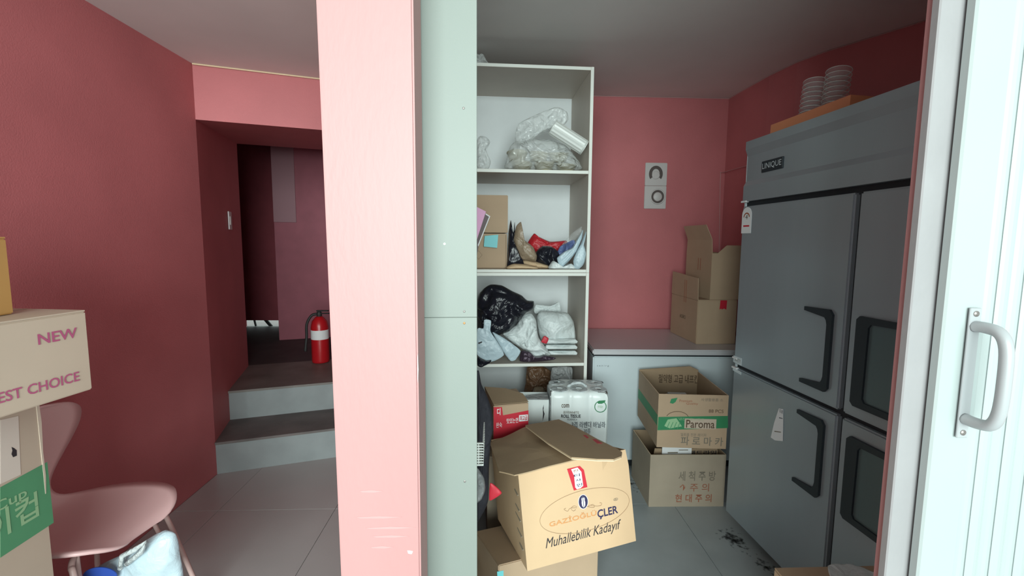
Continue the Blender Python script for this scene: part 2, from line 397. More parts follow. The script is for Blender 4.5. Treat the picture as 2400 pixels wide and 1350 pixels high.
for z in (1.296, 1.107):
    obj('screw', lathe([(.0045, 0), (.0045, .001), (.002, .0022)], 14), 'screw', ad, loc=(.043, -.0265, z), rot=(R(90), 0, 0))

# ------------------------------------------------------------------ bookcases
def edge_faces(me, ysel):
    me.materials.append(M['edge'])
    for p in me.polygons:
        if abs(p.normal.y) > .9 and p.center.y < ysel: p.material_index = 1
def bookcase(name, label, loc, rz, w_, d_, h_, shelves, t=.018, side='board', screws=None, group=None):
    o = thing(name, label, 'bookcase', loc, (0, 0, rz), group)
    def bd(nm, b, m='board'):
        me = mesh_of(B(b, bev=.0008), nm); me.materials.append(M[m]); edge_faces(me, .004)
        return obj(nm, me, None, o)
    bd('side_panel', (0, 0, 0, t, d_, h_), side); bd('side_panel', (w_-t, 0, 0, w_, d_, h_))
    bd('top_board', (t, .0006, h_-t, w_-t, d_-.006, h_-.0004)); bd('bottom_board', (t, .0006, .0004, w_-t, d_-.006, t))
    for z in shelves: bd('shelf_board', (t, .0012, z-t, w_-t, d_-.006, z))
    obj('back_panel', B((t, d_-.006, t, w_-t, d_, h_-t)), 'back', o)
    return o
bo = (-.266, 2.496)
bookcase('bookcase', 'cream open bookcase unit holding black and white carrier bags, lower of two by back wall', (bo[0], bo[1], .125), R(2.3), .802, .5, 1.106, [.588], group='bookcase units against the back wall')
bookcase('bookcase', 'cream open bookcase unit near the ceiling, upper of two by the back wall', (bo[0], bo[1], 1.2315), R(2.3), .802, .5, 1.112, [.5635], group='bookcase units against the back wall')
struct('plinth_block', B((-.24, 2.53, 0, .50, 2.98, .124)), 'board')
def side_case(label, z0, h_):
    # local x runs into the room along +Y, its open front looks to the right
    o = thing('bookcase', label, 'bookcase', (-.0405, 1.062, z0), (0, 0, R(92.5)), 'bookcase units beside the pink post')
    L, D, t = .80, .315, .018
    def bd(nm, b, m='board'): return obj(nm, B(b, bev=.0008), m, o)
    bd('side_panel', (0, 0, 0, t, D, h_), 'panel'); bd('side_panel', (L-t, 0, 0, L, D, h_))
    bd('top_board', (t, .001, h_-t, L-t, D-.005, h_-.0004)); bd('bottom_board', (t, .001, .0004, L-t, D-.005, t))
    bd('shelf_board', (t, .001, h_*.5-t/2, L-t, D-.005, h_*.5+t/2))
    obj('back_panel', B((t, D-.005, t, L-t, D, h_-t)), 'back', o)
    return o
lo = side_case('pale green-grey bookcase unit seen end on below the joint line, beside the pink post', .12, 1.102)
up = side_case('pale green-grey bookcase unit seen end on above the joint line, beside the pink post', 1.2225, 1.12)
struct('plinth_block', B((-.36, 1.10, 0, -.10, 1.80, .119)), 'board')
for par, zz, m in ((up, 1.70, 'screw'), (up, 1.2365, 'screw'), (lo, 1.2085, 'brass'), (lo, .815, 'screw'), (up, 1.395, 'edge')):
    yy = .030 if m != 'edge' else .075
    obj('screw_cap', lathe([(.0028, 0), (.0028, .0007), (.0014, .0012)], 12), m, par, loc=(-.0003, yy, zz-par.location.z), rot=(0, R(-90), 0))

# ------------------------------------------------------------------ refrigerator
fr = thing('refrigerator', 'tall grey steel four-door commercial refrigerator along the right wall', 'refrigerator', (1.164, 2.11, .061), (0, 0, R(-86.4)))
W, D_, H = 1.262, .80, 1.808
obj('body', B((.004, .045, .01, W-.004, D_, H), bev=.004), 'steel_dark', fr)
obj('side_trim', B((-.004, .012, .0, .003, .05, H-.002)), 'freezer', fr)
bm = prism([(.0, H), (.0, 1.772), (.012, 1.742), (.012, 1.628), (.0, 1.606), (.0, 1.535), (.045, 1.535), (.045, H)], 0, W, 'x')
obj('top_panel', bm, 'steel', fr)
def door(x0, z0, x1, z1): return B((x0, 0, z0, x1, .044, z1), bev=.006, seg=2)
zm0, zm1 = .744, .762
D1 = obj('door', door(.003, zm1, .622, 1.512), 'steel', fr); D2 = obj('door', door(.642, zm1, W-.003, 1.512), 'steel', fr)
D3 = obj('door', door(.003, .004, .622, zm0), 'steel', fr); D4 = obj('door', door(.642, .004, W-.003, zm0), 'steel', fr)
obj('door_gap', B((.004, .020, 0, W-.004, .045, 1.534)), 'gap', fr)
def chandle(par, z0, z1):
    # open bracket pull: arms run left from an upright
    x0, x1, t = .445, .578, .022
    obj('handle', prism([(x0, z1-.004), (x0, z1-.018), (x1-t-.012, z1-.030), (x1-t-.004, z1-.040), (x1-t, z1-.055), (x1-t, z0+.055), (x1-t-.004, z0+.040), (x1-t-.012, z0+.028), (x0, z0+.016), (x0, z0+.002), (x1-.014, z0), (x1, z0+.016), (x1, z1-.016), (x1-.014, z1)], -.010, .002, 'y'), 'gasket', par)
chandle(D1, .808, 1.108); chandle(D3, .404, .702)
def phandle(par, z0, z1):
    x0, x1 = .678, .86
    o = obj('handle', prism([(x0, z0+.012), (x0+.012, z0), (x1, z0), (x1, z0+.020), (x0+.052, z0+.022), (x0+.044, z0+.034), (x0+.046, z1-.034), (x0+.054, z1-.022), (x1, z1-.018), (x1, z1), (x0+.012, z1), (x0, z1-.012)], -.010, .002, 'y'), 'gasket', par)
    obj('handle_recess', B((x0+.044, -.003, z0+.02, x1, .001, z1-.02)), mat('recess', (.13, .19, .20), .35, metal=.4), o)
phandle(D2, .803, 1.106); phandle(D4, .404, .697)
pl = obj('name_plate', B((.113, .006, 1.652, .248, .014, 1.700), bev=.002), 'gasket', fr)
for v in pl.data.vertices: pass
text('LINIQUE', (.120, 1.662), (.241, 1.690), 'freezer', fr, off=-.0055)
def tagshape(x0, x1, z0, z1):
    n = 10; c = (x0+x1)/2; r = (x1-x0)/2
    return [(x0, z0), (x1, z0)]+[(c+r*math.cos(PI*k/n), z1-r+r*math.sin(PI*k/n)) for k in range(n+1)]
el = patch(tagshape(.004, .075, 1.388, 1.508), fr, 'white_paper', 'energy_label', -.0012, .001)
patch(rect((.018, 1.418), (.062, 1.425)), fr, 'red_print', 'printed_band', -.0018, .0005)
obj('printed_arc', ring(.039, 1.462, .02, .018, .006, -.0018, .0005, 16, 0, PI), 'ink_red', fr)
text('4', (.030, 1.452), (.048, 1.474), 'ink_brown', fr, off=.0018)
for z in (1.535, .790, .742): obj('hinge_cap', B((-.008, -.004, z-.004, .03, .012, z+.004), bev=.001), 'white_paper', fr)
patch([(.0, .768), (.066, .766), (.066, .802), (.0, .800)], fr, 'freezer', 'small_sticker', -.0012, .001)
patch([(.0, .726), (.066, .722), (.066, .736), (.0, .740)], fr, 'freezer', 'small_sticker', -.0012, .001)
text('SAFETY', (.01, .776), (.058, .792), 'ink_faint', fr, off=.0016)
pn = patch([(0.337,0.661),(0.362,0.667),(0.367,0.613),(0.372,0.535),(0.327,0.518),(0.300,0.519),(0.315,0.591)], fr, 'white_paper', 'paper_note', -.003, .0008)
text('0.8', [(0.343,0.647),(0.362,0.665)][0], [(0.344,0.636),(0.362,0.661)][1], 'ink_grey', fr, off=.0042)
patch([(0.343,0.625),(0.363,0.629),(0.363,0.626),(0.343,0.621)], fr, 'ink_grey', 'printed_line', -.0040, .0006)
patch([(0.321,0.557),(0.359,0.569),(0.359,0.566),(0.321,0.553)], fr, 'ink_faint', 'printed_line', -.0040, .0006)
for (x, y) in ((.06, .10), (W-.06, .10), (.06, .7), (W-.06, .7)):
    obj('foot', lathe([(.02, -.061), (.022, -.05), (.014, -.045), (.014, .012)], 14), 'rubber', fr, loc=(x, y, 0))
# floor grime and a dropped scrap by the fridge
def soft_grime(name, cx, cy, rx, ry, seed, dens):
    m = bpy.data.materials.new(name); m.use_nodes = True; nt = m.node_tree; p = nt.nodes['Principled BSDF']
    p.inputs['Base Color'].default_value = (.02, .02, .022, 1); p.inputs['Roughness'].default_value = .9
    tc = nt.nodes.new('ShaderNodeTexCoord'); n = nt.nodes.new('ShaderNodeTexNoise'); n.inputs['Scale'].default_value = 38; n.inputs['Detail'].default_value = 6
    mp = nt.nodes.new('ShaderNodeMapping'); mp.inputs['Scale'].default_value = (1/rx, 1/ry, 1)
    ln = nt.nodes.new('ShaderNodeVectorMath'); ln.operation = 'LENGTH'
    nt.links.new(tc.outputs['Object'], mp.inputs[0]); nt.links.new(mp.outputs[0], ln.inputs[0]); nt.links.new(tc.outputs['Object'], n.inputs['Vector'])
    mr = nt.nodes.new('ShaderNodeMapRange'); mr.inputs[1].default_value = 0; mr.inputs[2].default_value = 1; mr.inputs[3].default_value = dens; mr.inputs[4].default_value = -.35
    nt.links.new(ln.outputs['Value'], mr.inputs[0])
    ad_ = nt.nodes.new('ShaderNodeMath'); ad_.operation = 'ADD'; nt.links.new(mr.outputs[0], ad_.inputs[0])
    sb = nt.nodes.new('ShaderNodeMath'); sb.operation = 'MULTIPLY_ADD'; sb.inputs[1].default_value = 2.4; sb.inputs[2].default_value = -1.2; nt.links.new(n.outputs[0], sb.inputs[0])
    nt.links.new(sb.outputs[0], ad_.inputs[1]); ad_.use_clamp = True; nt.links.new(ad_.outputs[0], p.inputs['Alpha'])
    o = obj('grime_patch', prism(ell0(rx, ry), .0004, .0008, 'z'), m, fl, loc=(cx, cy, 0)); return o
def ell0(rx, ry): return [(rx*math.cos(2*PI*k/24), ry*math.sin(2*PI*k/24)) for k in range(24)]
soft_grime('grime_a', 1.14, 1.98, .07, .12, 1, .52)
soft_grime('grime_b', 1.185, 1.80, .05, .13, 2, .28)
soft_grime('grime_c', .80, 2.50, .10, .14, 3, .15)

# tray and cup stacks on top of the fridge
def fz(x, y=0, z=0): return fr.matrix_basis @ Vector((x, y, z))
trp = [(2.119,2.039),(1.807,1.981)]
zt = .061+H
tb = thing('cardboard_tray', 'shallow orange cardboard tray on top of the fridge holding cup stacks', 'tray', (1.23, 1.86, zt), (R(-2.0), 0, R(-86.4)))
obj('tray_base', B((-.16, 0, .001, .26, .20, .006)), 'card_orange', tb)
obj('tray_wall', B((-.16, 0, .006, .26, .004, .055), (-.16, .196, .006, .26, .20, .055), (-.16, .004, .006, -.156, .196, .055), (.256, .004, .006, .26, .196, .055)), mat('tray_orange', (.66, .26, .13), .7), tb)
def cupstack(x, y, rz, label):
    o = thing('cup_stack', label, 'cups', tuple(tb.matrix_basis @ Vector((x, y, .007))), (R(-6), R(rz), 0), 'clear cup stacks on top of the fridge')
    n = 10
    for k in range(n):
        z = .012+k*.0195
        obj('cup', lathe([(.036, z), (.043, z+.012), (.044, z+.014), (.041, z+.0165), (.034, z+.002)], 22), 'clear_hard', o, smooth=True)
        obj('cup_rim', tube([(.0435*math.cos(2*PI*j/22), .0435*math.sin(2*PI*j/22), z+.013) for j in range(22)], .0012, 5, closed=True), 'lid_white', o)
    return o
cupstack(-.02, .07, 9, 'left stack of nested clear plastic cups in the tray on the fridge')
cupstack(.10, .07, 9, 'right stack of nested clear plastic cups in the tray on the fridge')

# ------------------------------------------------------------------ chest freezer
fz_ = thing('chest_freezer', 'white chest freezer under the two brown cartons by the back wall', 'freezer', (.60, 2.68, 0), (0, 0, R(-2)))
obj('body', B((.004, 0, .05, 1.09, .66, .712), bev=.008, seg=2), 'freezer', fz_)
obj('base', B((.02, .03, 0, 1.07, .62, .05)), 'gap', fz_)
obj('seal', B((.008, .006, .711, 1.085, .652, .722)), 'gap', fz_)
obj('lid', B((0, -.006, .722, 1.094, .668, .755), bev=.007, seg=2), 'freezer_top', fz_)
text('s e n i r g', [(0.029,0.646),(0.101,0.659)][0], [(0.029,0.646),(0.101,0.659)][1], 'ink_grey', fz_)

# ------------------------------------------------------------------ wall vents
def vent(z, label, kind):
    o = thing('wall_vent', label, 'vent', (1.112, 3.3795, z), (0, 0, 0), 'square vents on the back wall')
    obj('cover_plate', B((0, -.012, 0, .163, 0, .166), bev=.003, seg=2), 'vent', o)
    if kind:
        obj('opening', ring(.078, .085, .040, .048, .022, -.016, .005, 32, R(-38), R(218)), 'vent_dark', o)
        obj('cap', lathe([(.029, 0), (.029, .006), (.024, .009)], 26), 'vent', o, loc=(.078, -.012, .075), rot=(R(90), 0, 0))
    else:
        obj('opening', lathe([(.050, 0), (.048, .003)], 30), 'vent_dark', o, loc=(.100, -.012, .088), rot=(R(90), 0, 0))
        obj('cap', lathe([(.030, .002), (.034, .016), (.028, .022)], 28), 'vent', o, loc=(.094, -.012, .086), rot=(R(90), 0, 0), smooth=True)
        obj('collar', tube([(.098+.052*math.cos(2*PI*k/30), -.016, .088+.052*math.sin(2*PI*k/30)) for k in range(30)], .005, 6, closed=True), 'vent', o, smooth=True)
vent(1.824, 'upper square vent with an open dark arc on the pink back wall', True)
vent(1.656, 'lower square vent with a round knob cap on the pink back wall', False)
# cable
tag(obj('wall_cable', tube(smoothpath([(1.70, 3.375, 1.0), (1.702, 3.375, 1.30), (1.692, 3.375, 1.6), (1.682, 3.375, 1.91), (1.69, 3.35, 1.925), (1.727, 2.95, 1.93), (1.76, 2.66, 1.935)], 4), .0025, 6), 'wire', smooth=True), 'thin pale cable running down the pink back corner wall', 'cable')

# ------------------------------------------------------------------ cartons
def carton(name, label, loc, rot, w_, d_, h_, m='card', closed=True, min_='card_in', group=None, th=.004, bev=.0015, cat='carton', flaps=True):
    o = thing(name, label, cat, loc, rot, group)
    t = th
    if closed:
        obj('body', B((0, 0, 0, w_, d_, h_-t), bev=bev*2, seg=2), m, o)
        if flaps:
            obj('flap', B((.001, .001, h_-t, w_-.001, d_/2-.001, h_), bev=.001), m, o)
            obj('flap', B((.001, d_/2+.001, h_-t, w_-.001, d_-.001, h_), bev=.001), m, o)
    else:
        bm = B((0, 0, 0, w_, t, h_), (0, d_-t, 0, w_, d_, h_), (0, t, 0, t, d_-t, h_), (w_-t, t, 0, w_, d_-t, h_), (t, t, 0, w_-t, d_-t, t))
        me = mesh_of(bm, 'body'); me.materials.append(M[m]); me.materials.append(M[min_]); me.materials.append(M['card_edge'])
        for p in me.polygons:
            c, n = p.center, p.normal
            ins = t*.5 < c.x < w_-t*.5 and t*.5 < c.y < d_-t*.5
            if n.z > .9 and c.z > h_-.001: p.material_index = 2
            elif ins and c.z > t*.5: p.material_index = 1
        obj('body', me, None, o)
    return o
def sheet(name, poly, m, parent, th=.004, axis='y', off=0, bend=None, step=.02):
    bend = bend or (lambda p, r: 0)
    return obj(name, pillow(poly, lambda p, r: off+bend(p, r), lambda p, r: off+th+bend(p, r), step, 5, False, axis=axis), m, parent)

# open napkin carton with the green band
W_, Dp, Hp = .347, .425, .280
pa = carton('napkin_carton', 'open brown napkin carton with a green printed band, stacked on the lower carton', (.833, 2.191, .362), tilt(-4.9, 0, 0), W_, Dp, Hp-.0, 'card_pale' if 0 else 'card', False)
bk_ = sheet('rear_flap', [(0, Hp-.04), (W_, Hp-.04), (W_, Hp+.01), (W_-.05, Hp+.032), (.0, Hp+.006)], 'card_in', pa, .004, 'y', Dp-.003)
f_ = [(0.114,0.209),(0.347,0.261)]; text('절약형 고급 내프킨', f_[0], f_[1], 'ink_brown', pa, 'front', -(Dp-.0075), bold=.012)
patch([(0, 0)]*0 or [(0.003,0.160),(0.348,0.174),(0.352,0.111),(0.001,0.090)], pa, 'green')
obj('side_band', prism([(0, .112), (Dp, .112), (Dp, .168), (0, .168)], -.0008, -.0002, 'x'), 'green_soft', pa)
f_ = [(0.142,0.108),(0.284,0.150)]
text('Paroma', f_[0], f_[1], 'ink_brown', pa, off=.0032, bold=.01)
patch(rect((f_[0][0]-.008, f_[0][1]-.004), (f_[1][0]+.008, f_[1][1]+.006)), pa, 'card_pale', 'printed_plate', -.0022, .0006)
f_ = [(0.104,0.147),(0.231,0.159)]; text('냅킨전문브랜드', f_[0], f_[1], 'green_print', pa, off=.0022)
obj('printed_leaf', prism([(0.034,0.114),(0.050,0.148),(0.093,0.156),(0.122,0.114),(0.095,0.109),(0.063,0.101)], -.0020, -.0012, 'y'), 'green_print', pa)
for k in range(4):
    f_ = [(0.045,0.110),(0.115,0.121)]; dx = (f_[1][0]-f_[0][0])/4
    obj('printed_stroke', prism([(f_[0][0]+k*dx, f_[0][1]-.008), (f_[0][0]+k*dx+.004, f_[0][1]-.008), (f_[0][0]+k*dx+.016, f_[0][1]+.026), (f_[0][0]+k*dx+.013, f_[0][1]+.026)], -.0026, -.0020, 'y'), 'green_soft', pa)
obj('printed_leaf', prism([(0.057,0.235),(0.063,0.256),(0.094,0.263),(0.085,0.241),(0.072,0.231)], -.0014, -.0008, 'y'), 'green', pa)
f_ = [(0.104,0.241),(0.167,0.254)]; text('Premium', f_[0], f_[1], 'ink_red', pa)
f_ = [(0.138,0.226),(0.197,0.239)]; text('Quality', f_[0], f_[1], 'ink_red', pa)
f_ = [(0.211,0.248),(0.320,0.264)]; text('사생활용품 소', f_[0], f_[1], 'ink_faint', pa)
f_ = [(0.252,0.189),(0.325,0.206)]; text('88 PCS', f_[0], f_[1], 'ink_brown', pa)
f_ = [(0.098,0.167),(0.097,0.205)]; obj('hand_hole', ring(f_[0][0], f_[0][1]-.012, .056, .036, .0025, -.0012, .0005, 24, R(18), R(162)), 'ink_brown', pa)
f_ = [(0.118,0.062),(0.245,0.079)]; text('일회용 전문 페이퍼', f_[0], f_[1], 'ink_faint', pa)
f_ = [(0.120,0.015),(0.331,0.061)]; text('파 로 마 카', f_[0], f_[1], 'ink_faint', pa, bold=.012)
for (a, b, rz) in ((.02, .10, 10), (.13, .20, -20), (.20, .10, 30)):
    obj('napkin_pack', B((a, b, .004, a+.12, b+.13, .185), bev=.01, seg=2), 'white_plastic', pa)
# lower carton
lw = carton('lower_carton', 'open dull brown carton on the floor under the napkin carton', (.827, 2.255, 0), tilt(-1, 0, 0), .404, .322, .289, 'card_grey', False)
f_ = [(0.154,0.145),(0.353,0.199)]; text('세 척 주 방', f_[0], f_[1], 'ink_faint', lw, bold=.01)
f_ = [(0.162,0.085),(0.320,0.130)]; text('↑ 주 의', f_[0], f_[1], 'ink_red', lw)
f_ = [(0.141,0.025),(0.337,0.070)]; text('현 대 주 의', f_[0], f_[1], 'ink_red', lw, bold=.01)
sheet('folded_flap', [(.03, .236), (.39, .236), (.38, .300), (.04, .300)], 'card_in', lw, .003, 'y', .052)
f_ = [(.225, .262), (.375, .288)]; text('책드라잉', f_[0], f_[1], 'ink', lw, off=-.0505, bold=.02)
tag(obj('paper_sheet', B((.90, 2.285, .262, 1.06, 2.289, .318)), 'white_paper'), 'white printed paper sheet standing in the lower open carton', 'paper')
for b_ in ((.93, 2.2835, .283, .985, 2.2848, .289), (.99, 2.2835, .298, 1.04, 2.2848, .302)): obj('printed_line', B(b_), 'ink_faint', bpy.data.objects['paper_sheet'])
bpy.data.objects['paper_sheet'].location.z = 0

# cartons on the freezer
ca = carton('brown_carton', 'plain brown carton with a red sticker resting on the freezer lid', (1.297, 2.811, .7555), tilt(1.6, 0, 0), .262, .40, .288, 'card', True)
sheet('raised_flap', [(0, .286), (.40, .286), (.395, .445), (.01, .425)], 'card', ca, .004, 'x', -.001)
obj('printed_handle', prism([(.19, .25), (.195, .25), (.195, .40), (.19, .40)], -.0022, -.0012, 'x'), 'ink_red', ca)
obj('printed_handle', prism([(.165, .25), (.170, .25), (.170, .40), (.165, .40)], -.0022, -.0012, 'x'), 'ink_red', ca)
text('AORO', (-.25, .135), (-.16, .16), 'ink_brown', ca, 'left', off=.0015)
obj('red_sticker', prism([(.145, .225), (.155, .232), (.160, .225), (.175, .232), (.190, .224), (.192, .284), (.148, .284)], -.0014, -.0004, 'y'), 'red_print', ca)
cb = carton('brown_carton', 'open brown carton with raised flaps, on top of the carton on the freezer', (1.375, 2.815, 1.0445), tilt(3, 0, 0), .225, .34, .295, 'card', False)
sheet('raised_flap', [(.0, .295), (.34, .295), (.33, .40), (.335, .475), (.03, .475), (.012, .40)], 'card', cb, .004, 'x', -.0, bend=lambda p, r: -max(0, p[1]-.38)*.35)
sheet('front_flap', [(.03, .285), (.22, .285), (.22, .345), (.10, .345)], 'card', cb, .004, 'y', .006)
obj('printed_handle', prism([(.165, .18), (.17, .18), (.17, .26), (.165, .26)], -.0016, -.0006, 'x'), 'ink_red', cb)
obj('printed_handle', prism([(.135, .18), (.14, .18), (.14, .26), (.135, .26)], -.0016, -.0006, 'x'), 'ink_red', cb)

# carton at the bottom right corner
cc = carton('corner_carton', 'brown carton with a plastic sheet on it, cut by the lower right edge', (.866, .985, 0), tilt(0, 0, 0), .33, .285, .407, 'card', True)
obj('sealing_tape', B((.001, .139, .4072, .329, .146, .4078)), 'ink_brown', cc)
tag(obj('plastic_sheet', pillow([(.985, 1.15), (1.03, 1.262), (1.13, 1.258), (1.185, 1.15), (1.17, 1.02), (1.0, 1.02)], lambda p, r: .416+.006*noise.noise(Vector((p[0]*40, p[1]*40, 0))), lambda p, r: .4085, .012, 7, axis='z'), 'white_plastic', smooth=True), 'crinkled white plastic sheet lying on the corner carton', 'plastic sheet')

# ---- the large Turkish pastry carton
Wm, Dm, Hm = .426, .40, .339
mu = thing('pastry_carton', 'large tan carton with an oval logo and folded top flaps, in the foreground', 'carton', (.117, 1.446, .275), tilt(14.2, -8.1, -3.7))
bm = bmesh.new()
# walls as one slightly bowed shell
def wallgrid(p00, p10, p01, p11, bow, nrm, nx=8, nz=6):
    G = []
    for j in range(nz+1):
        row = []
        for i in range(nx+1):
            a, b = i/nx, j/nz
            p = Vector(p00).lerp(Vector(p10), a).lerp(Vector(p01).lerp(Vector(p11), a), b)
            p += Vector(nrm)*bow*math.sin(PI*a)*math.sin(PI*b)
            row.append(bm.verts.new(p))
        G.append(row)
    for j in range(nz):
        for i in range(nx): bm.faces.new((G[j][i], G[j][i+1], G[j+1][i+1], G[j+1][i]))
wallgrid((0, 0, 0), (Wm, 0, 0), (0, 0, Hm), (Wm, 0, Hm), 0, (0, -1, 0))
wallgrid((Wm, 0, 0), (Wm, Dm, 0), (Wm, 0, Hm), (Wm, Dm, Hm), .006, (1, 0, 0))
wallgrid((Wm, Dm, 0), (0, Dm, 0), (Wm, Dm, Hm), (0, Dm, Hm), .006, (0, 1, 0))
wallgrid((0, Dm, 0), (0, 0, 0), (0, Dm, Hm), (0, 0, Hm), .008, (-1, 0, 0))
wallgrid((0, 0, 0), (Wm, 0, 0), (0, Dm, 0), (Wm, Dm, 0), 0, (0, 0, -1))
bmesh.ops.remove_doubles(bm, verts=bm.verts, dist=.0005)
for v in bm.verts:   # softened, dented upper corners
    if v.co.z > Hm-.02:
        v.co.z += .004*noise.noise(v.co*14)
        v.co.z -= .075*max(0, v.co.x/Wm-.25)*min(1, v.co.y/Dm*1.6)
        if v.co.x > Wm-.06 and v.co.y < .02: v.co.y += .012; v.co.z -= .004
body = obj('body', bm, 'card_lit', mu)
md = body.modifiers.new('thick', 'SOLIDIFY'); md.thickness = .004; md.offset = -1
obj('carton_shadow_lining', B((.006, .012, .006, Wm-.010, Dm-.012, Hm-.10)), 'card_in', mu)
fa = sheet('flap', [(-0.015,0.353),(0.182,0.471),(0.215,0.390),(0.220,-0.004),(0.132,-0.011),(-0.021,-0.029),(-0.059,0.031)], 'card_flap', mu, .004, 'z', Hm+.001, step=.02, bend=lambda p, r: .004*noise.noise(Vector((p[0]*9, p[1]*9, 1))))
fb_pts = [(0.159,0.392),(0.235,0.393),(0.326,0.415),(0.343,0.288),(0.351,0.087),(0.363,-0.042),(0.361,-0.081),(0.334,-0.122),(0.296,-0.139),(0.246,-0.118),(0.177,-0.063),(0.162,0.122)]
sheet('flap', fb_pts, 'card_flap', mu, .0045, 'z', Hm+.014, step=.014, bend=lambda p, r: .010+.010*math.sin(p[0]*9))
obj('flap_edge', pillow(fb_pts, lambda p, r: Hm+.0135+.010+.010*math.sin(p[0]*9), lambda p, r: Hm+.0105+.010+.010*math.sin(p[0]*9), .014, 3, False, axis='z'), 'card_edge', mu)
for pp in ([(0.320,0.149),(0.332,0.147),(0.328,0.112),(0.316,0.102)], [(0.330,0.087),(0.343,0.084),(0.342,0.027),(0.324,0.033)]):
    obj('torn_sticker', pillow(pp, lambda p, r: Hm+.0265+.010*math.sin(p[0]*9)+.0025, lambda p, r: Hm+.0265+.010*math.sin(p[0]*9), .01, 2, False, axis='z'), 'red_print', mu)
# print on the front

stk = [(0.181,0.315),(0.231,0.316),(0.245,0.299),(0.252,0.236),(0.199,0.235)]
obj('red_sticker', prism(stk, -.0016, -.0006, 'y'), 'red_print', mu)
obj('sticker_panel', prism([(0.196,0.311),(0.221,0.313),(0.234,0.295),(0.236,0.244),(0.225,0.238),(0.211,0.237),(0.205,0.245),(0.205,0.286)], -.0022, -.0016, 'y'), 'white_paper', mu)
for s_, a, b in (('전', (1343, 1107), (1352, 1099)), ('티', (1347, 1118), (1359, 1109)), ('샤', (1350, 1128), (1361, 1119)), ('인', (1353, 1140), (1364, 1130))):
    pass
sp = [(0.201,0.299),(0.222,0.307),(0.204,0.281),(0.227,0.291),(0.208,0.264),(0.230,0.273),(0.211,0.245),(0.233,0.256)]
for k, s_ in enumerate('전티샤인'):
    text(s_, sp[2*k], (sp[2*k+1][0], sp[2*k+1][1]), 'ink_red' if k == 0 else 'ink_navy', mu, off=.0030, bold=.01)
ov = [(0.062,0.174),(0.414,0.160),(0.227,0.083),(0.234,0.228)]
cx = (ov[0][0]+ov[1][0])/2; cz = (ov[0][1]+ov[1][1])/2; rx = (ov[1][0]-ov[0][0])/2
rz_ = abs(ov[3][1]-ov[2][1])/2
obj('printed_oval', ring(cx, (ov[2][1]+ov[3][1])/2, rx, rz_, .0014, -.0014, .0006, 72), 'ink_line', mu)
obj('printed_oval_fill', ring(cx, (ov[2][1]+ov[3][1])/2, rx/2, rz_/2, rx-.001, -.0010, .0004, 72), mat('print_cream', (.63, .40, .24), .7, var=.05), mu) if 0 else None
em = [(0.227,0.164),(0.232,0.212),(0.213,0.191),(0.248,0.187)]
ecx, ecz, erx, erz = (em[2][0]+em[3][0])/2, (em[0][1]+em[1][1])/2, (em[3][0]-em[2][0])/2, (em[1][1]-em[0][1])/2
def ell(cx, cz, rx, rz, n=28): return [(cx+rx*math.cos(2*PI*k/n), cz+rz*math.sin(2*PI*k/n)) for k in range(n)]
obj('printed_emblem', prism(ell(ecx, ecz, erx+.002, erz+.002), -.0014, -.0008, 'y'), 'white_paper', mu)
obj('printed_emblem', prism(ell(ecx, ecz, erx, erz), -.0020, -.0014, 'y'), 'ink_navy', mu)
for sgn in (-1, 1):
    pts = [(ecx+sgn*.0012, ecz-erz*.85), (ecx+sgn*.0012, ecz+erz*.5), (ecx+sgn*.0045, ecz+erz*.66), (ecx+sgn*.0065, ecz+erz*.4), (ecx+sgn*.0055, ecz+erz*.2), (ecx+sgn*.007, ecz-erz*.1), (ecx+sgn*.006, ecz-erz*.55)]
    obj('printed_emblem', prism(pts, -.0026, -.0020, 'y'), 'white_paper', mu)
obj('printed_emblem', prism([(ecx-.0006, ecz+erz*.5), (ecx+.0006, ecz+erz*.5), (ecx, ecz+erz*.85)], -.0026, -.0020, 'y'), 'white_paper', mu)
def stroke(pts, m, t=.0008, parent=None, name='printed_scroll'):
    return obj(name, tube([(x, -.0012, z) for x, z in pts], t, 4), m, parent)
for L in ([(0.205,0.176),(0.192,0.181),(0.181,0.174),(0.190,0.164),(0.199,0.167)], [(0.204,0.172),(0.178,0.176),(0.168,0.168),(0.155,0.177),(0.162,0.180)], [(0.248,0.168),(0.268,0.170),(0.272,0.160),(0.261,0.161),(0.244,0.168)], [(0.258,0.169),(0.281,0.161),(0.298,0.160),(0.302,0.167),(0.294,0.170)]):
    stroke([(p[0], p[1]) for p in smoothpath([(a, b, 0) for a, b in L], 4)], 'ink_line', .0007, mu)
tg = [(0.095,0.129),(0.277,0.123),(0.278,0.119),(0.364,0.146)]
text('GAZİOĞLÜ', (tg[0][0], tg[0][1]), (tg[1][0]+.001, tg[1][1]+.028), 'ink_orange', mu, bold=.012)
text('ÇLER', (tg[2][0]+.003, tg[2][1]-.008), (tg[3][0], tg[3][1]), 'ink_navy', mu, bold=.02)
tr_ = [(0.350,0.163),(0.369,0.173)]; text('®', tr_[0], tr_[1], 'ink_faint', mu)
tm = [(0.074,0.057),(0.376,0.045),(0.360,0.087),(0.078,0.096)]
text('Muhallebilik Kadayıf', (tm[0][0], (tm[0][1]+tm[1][1])/2-.002), (tm[1][0]-.004, (tm[2][1]+tm[3][1])/2+.002), 'ink', mu, bold=0, shear=.35)
# scribbles on the left face
for (a, b, z, dz) in ((.02, .055, .255, .008), (.02, .060, .20, .010), (.018, .070, .165, .012), (.02, .065, .11, .012), (.02, .055, .065, .008)):
    obj('printed_line', prism([(a, z), (b, z+dz), (b, z+dz-.004), (a, z-.004)], -.0045, -.0008, 'x'), 'ink_faint', mu)

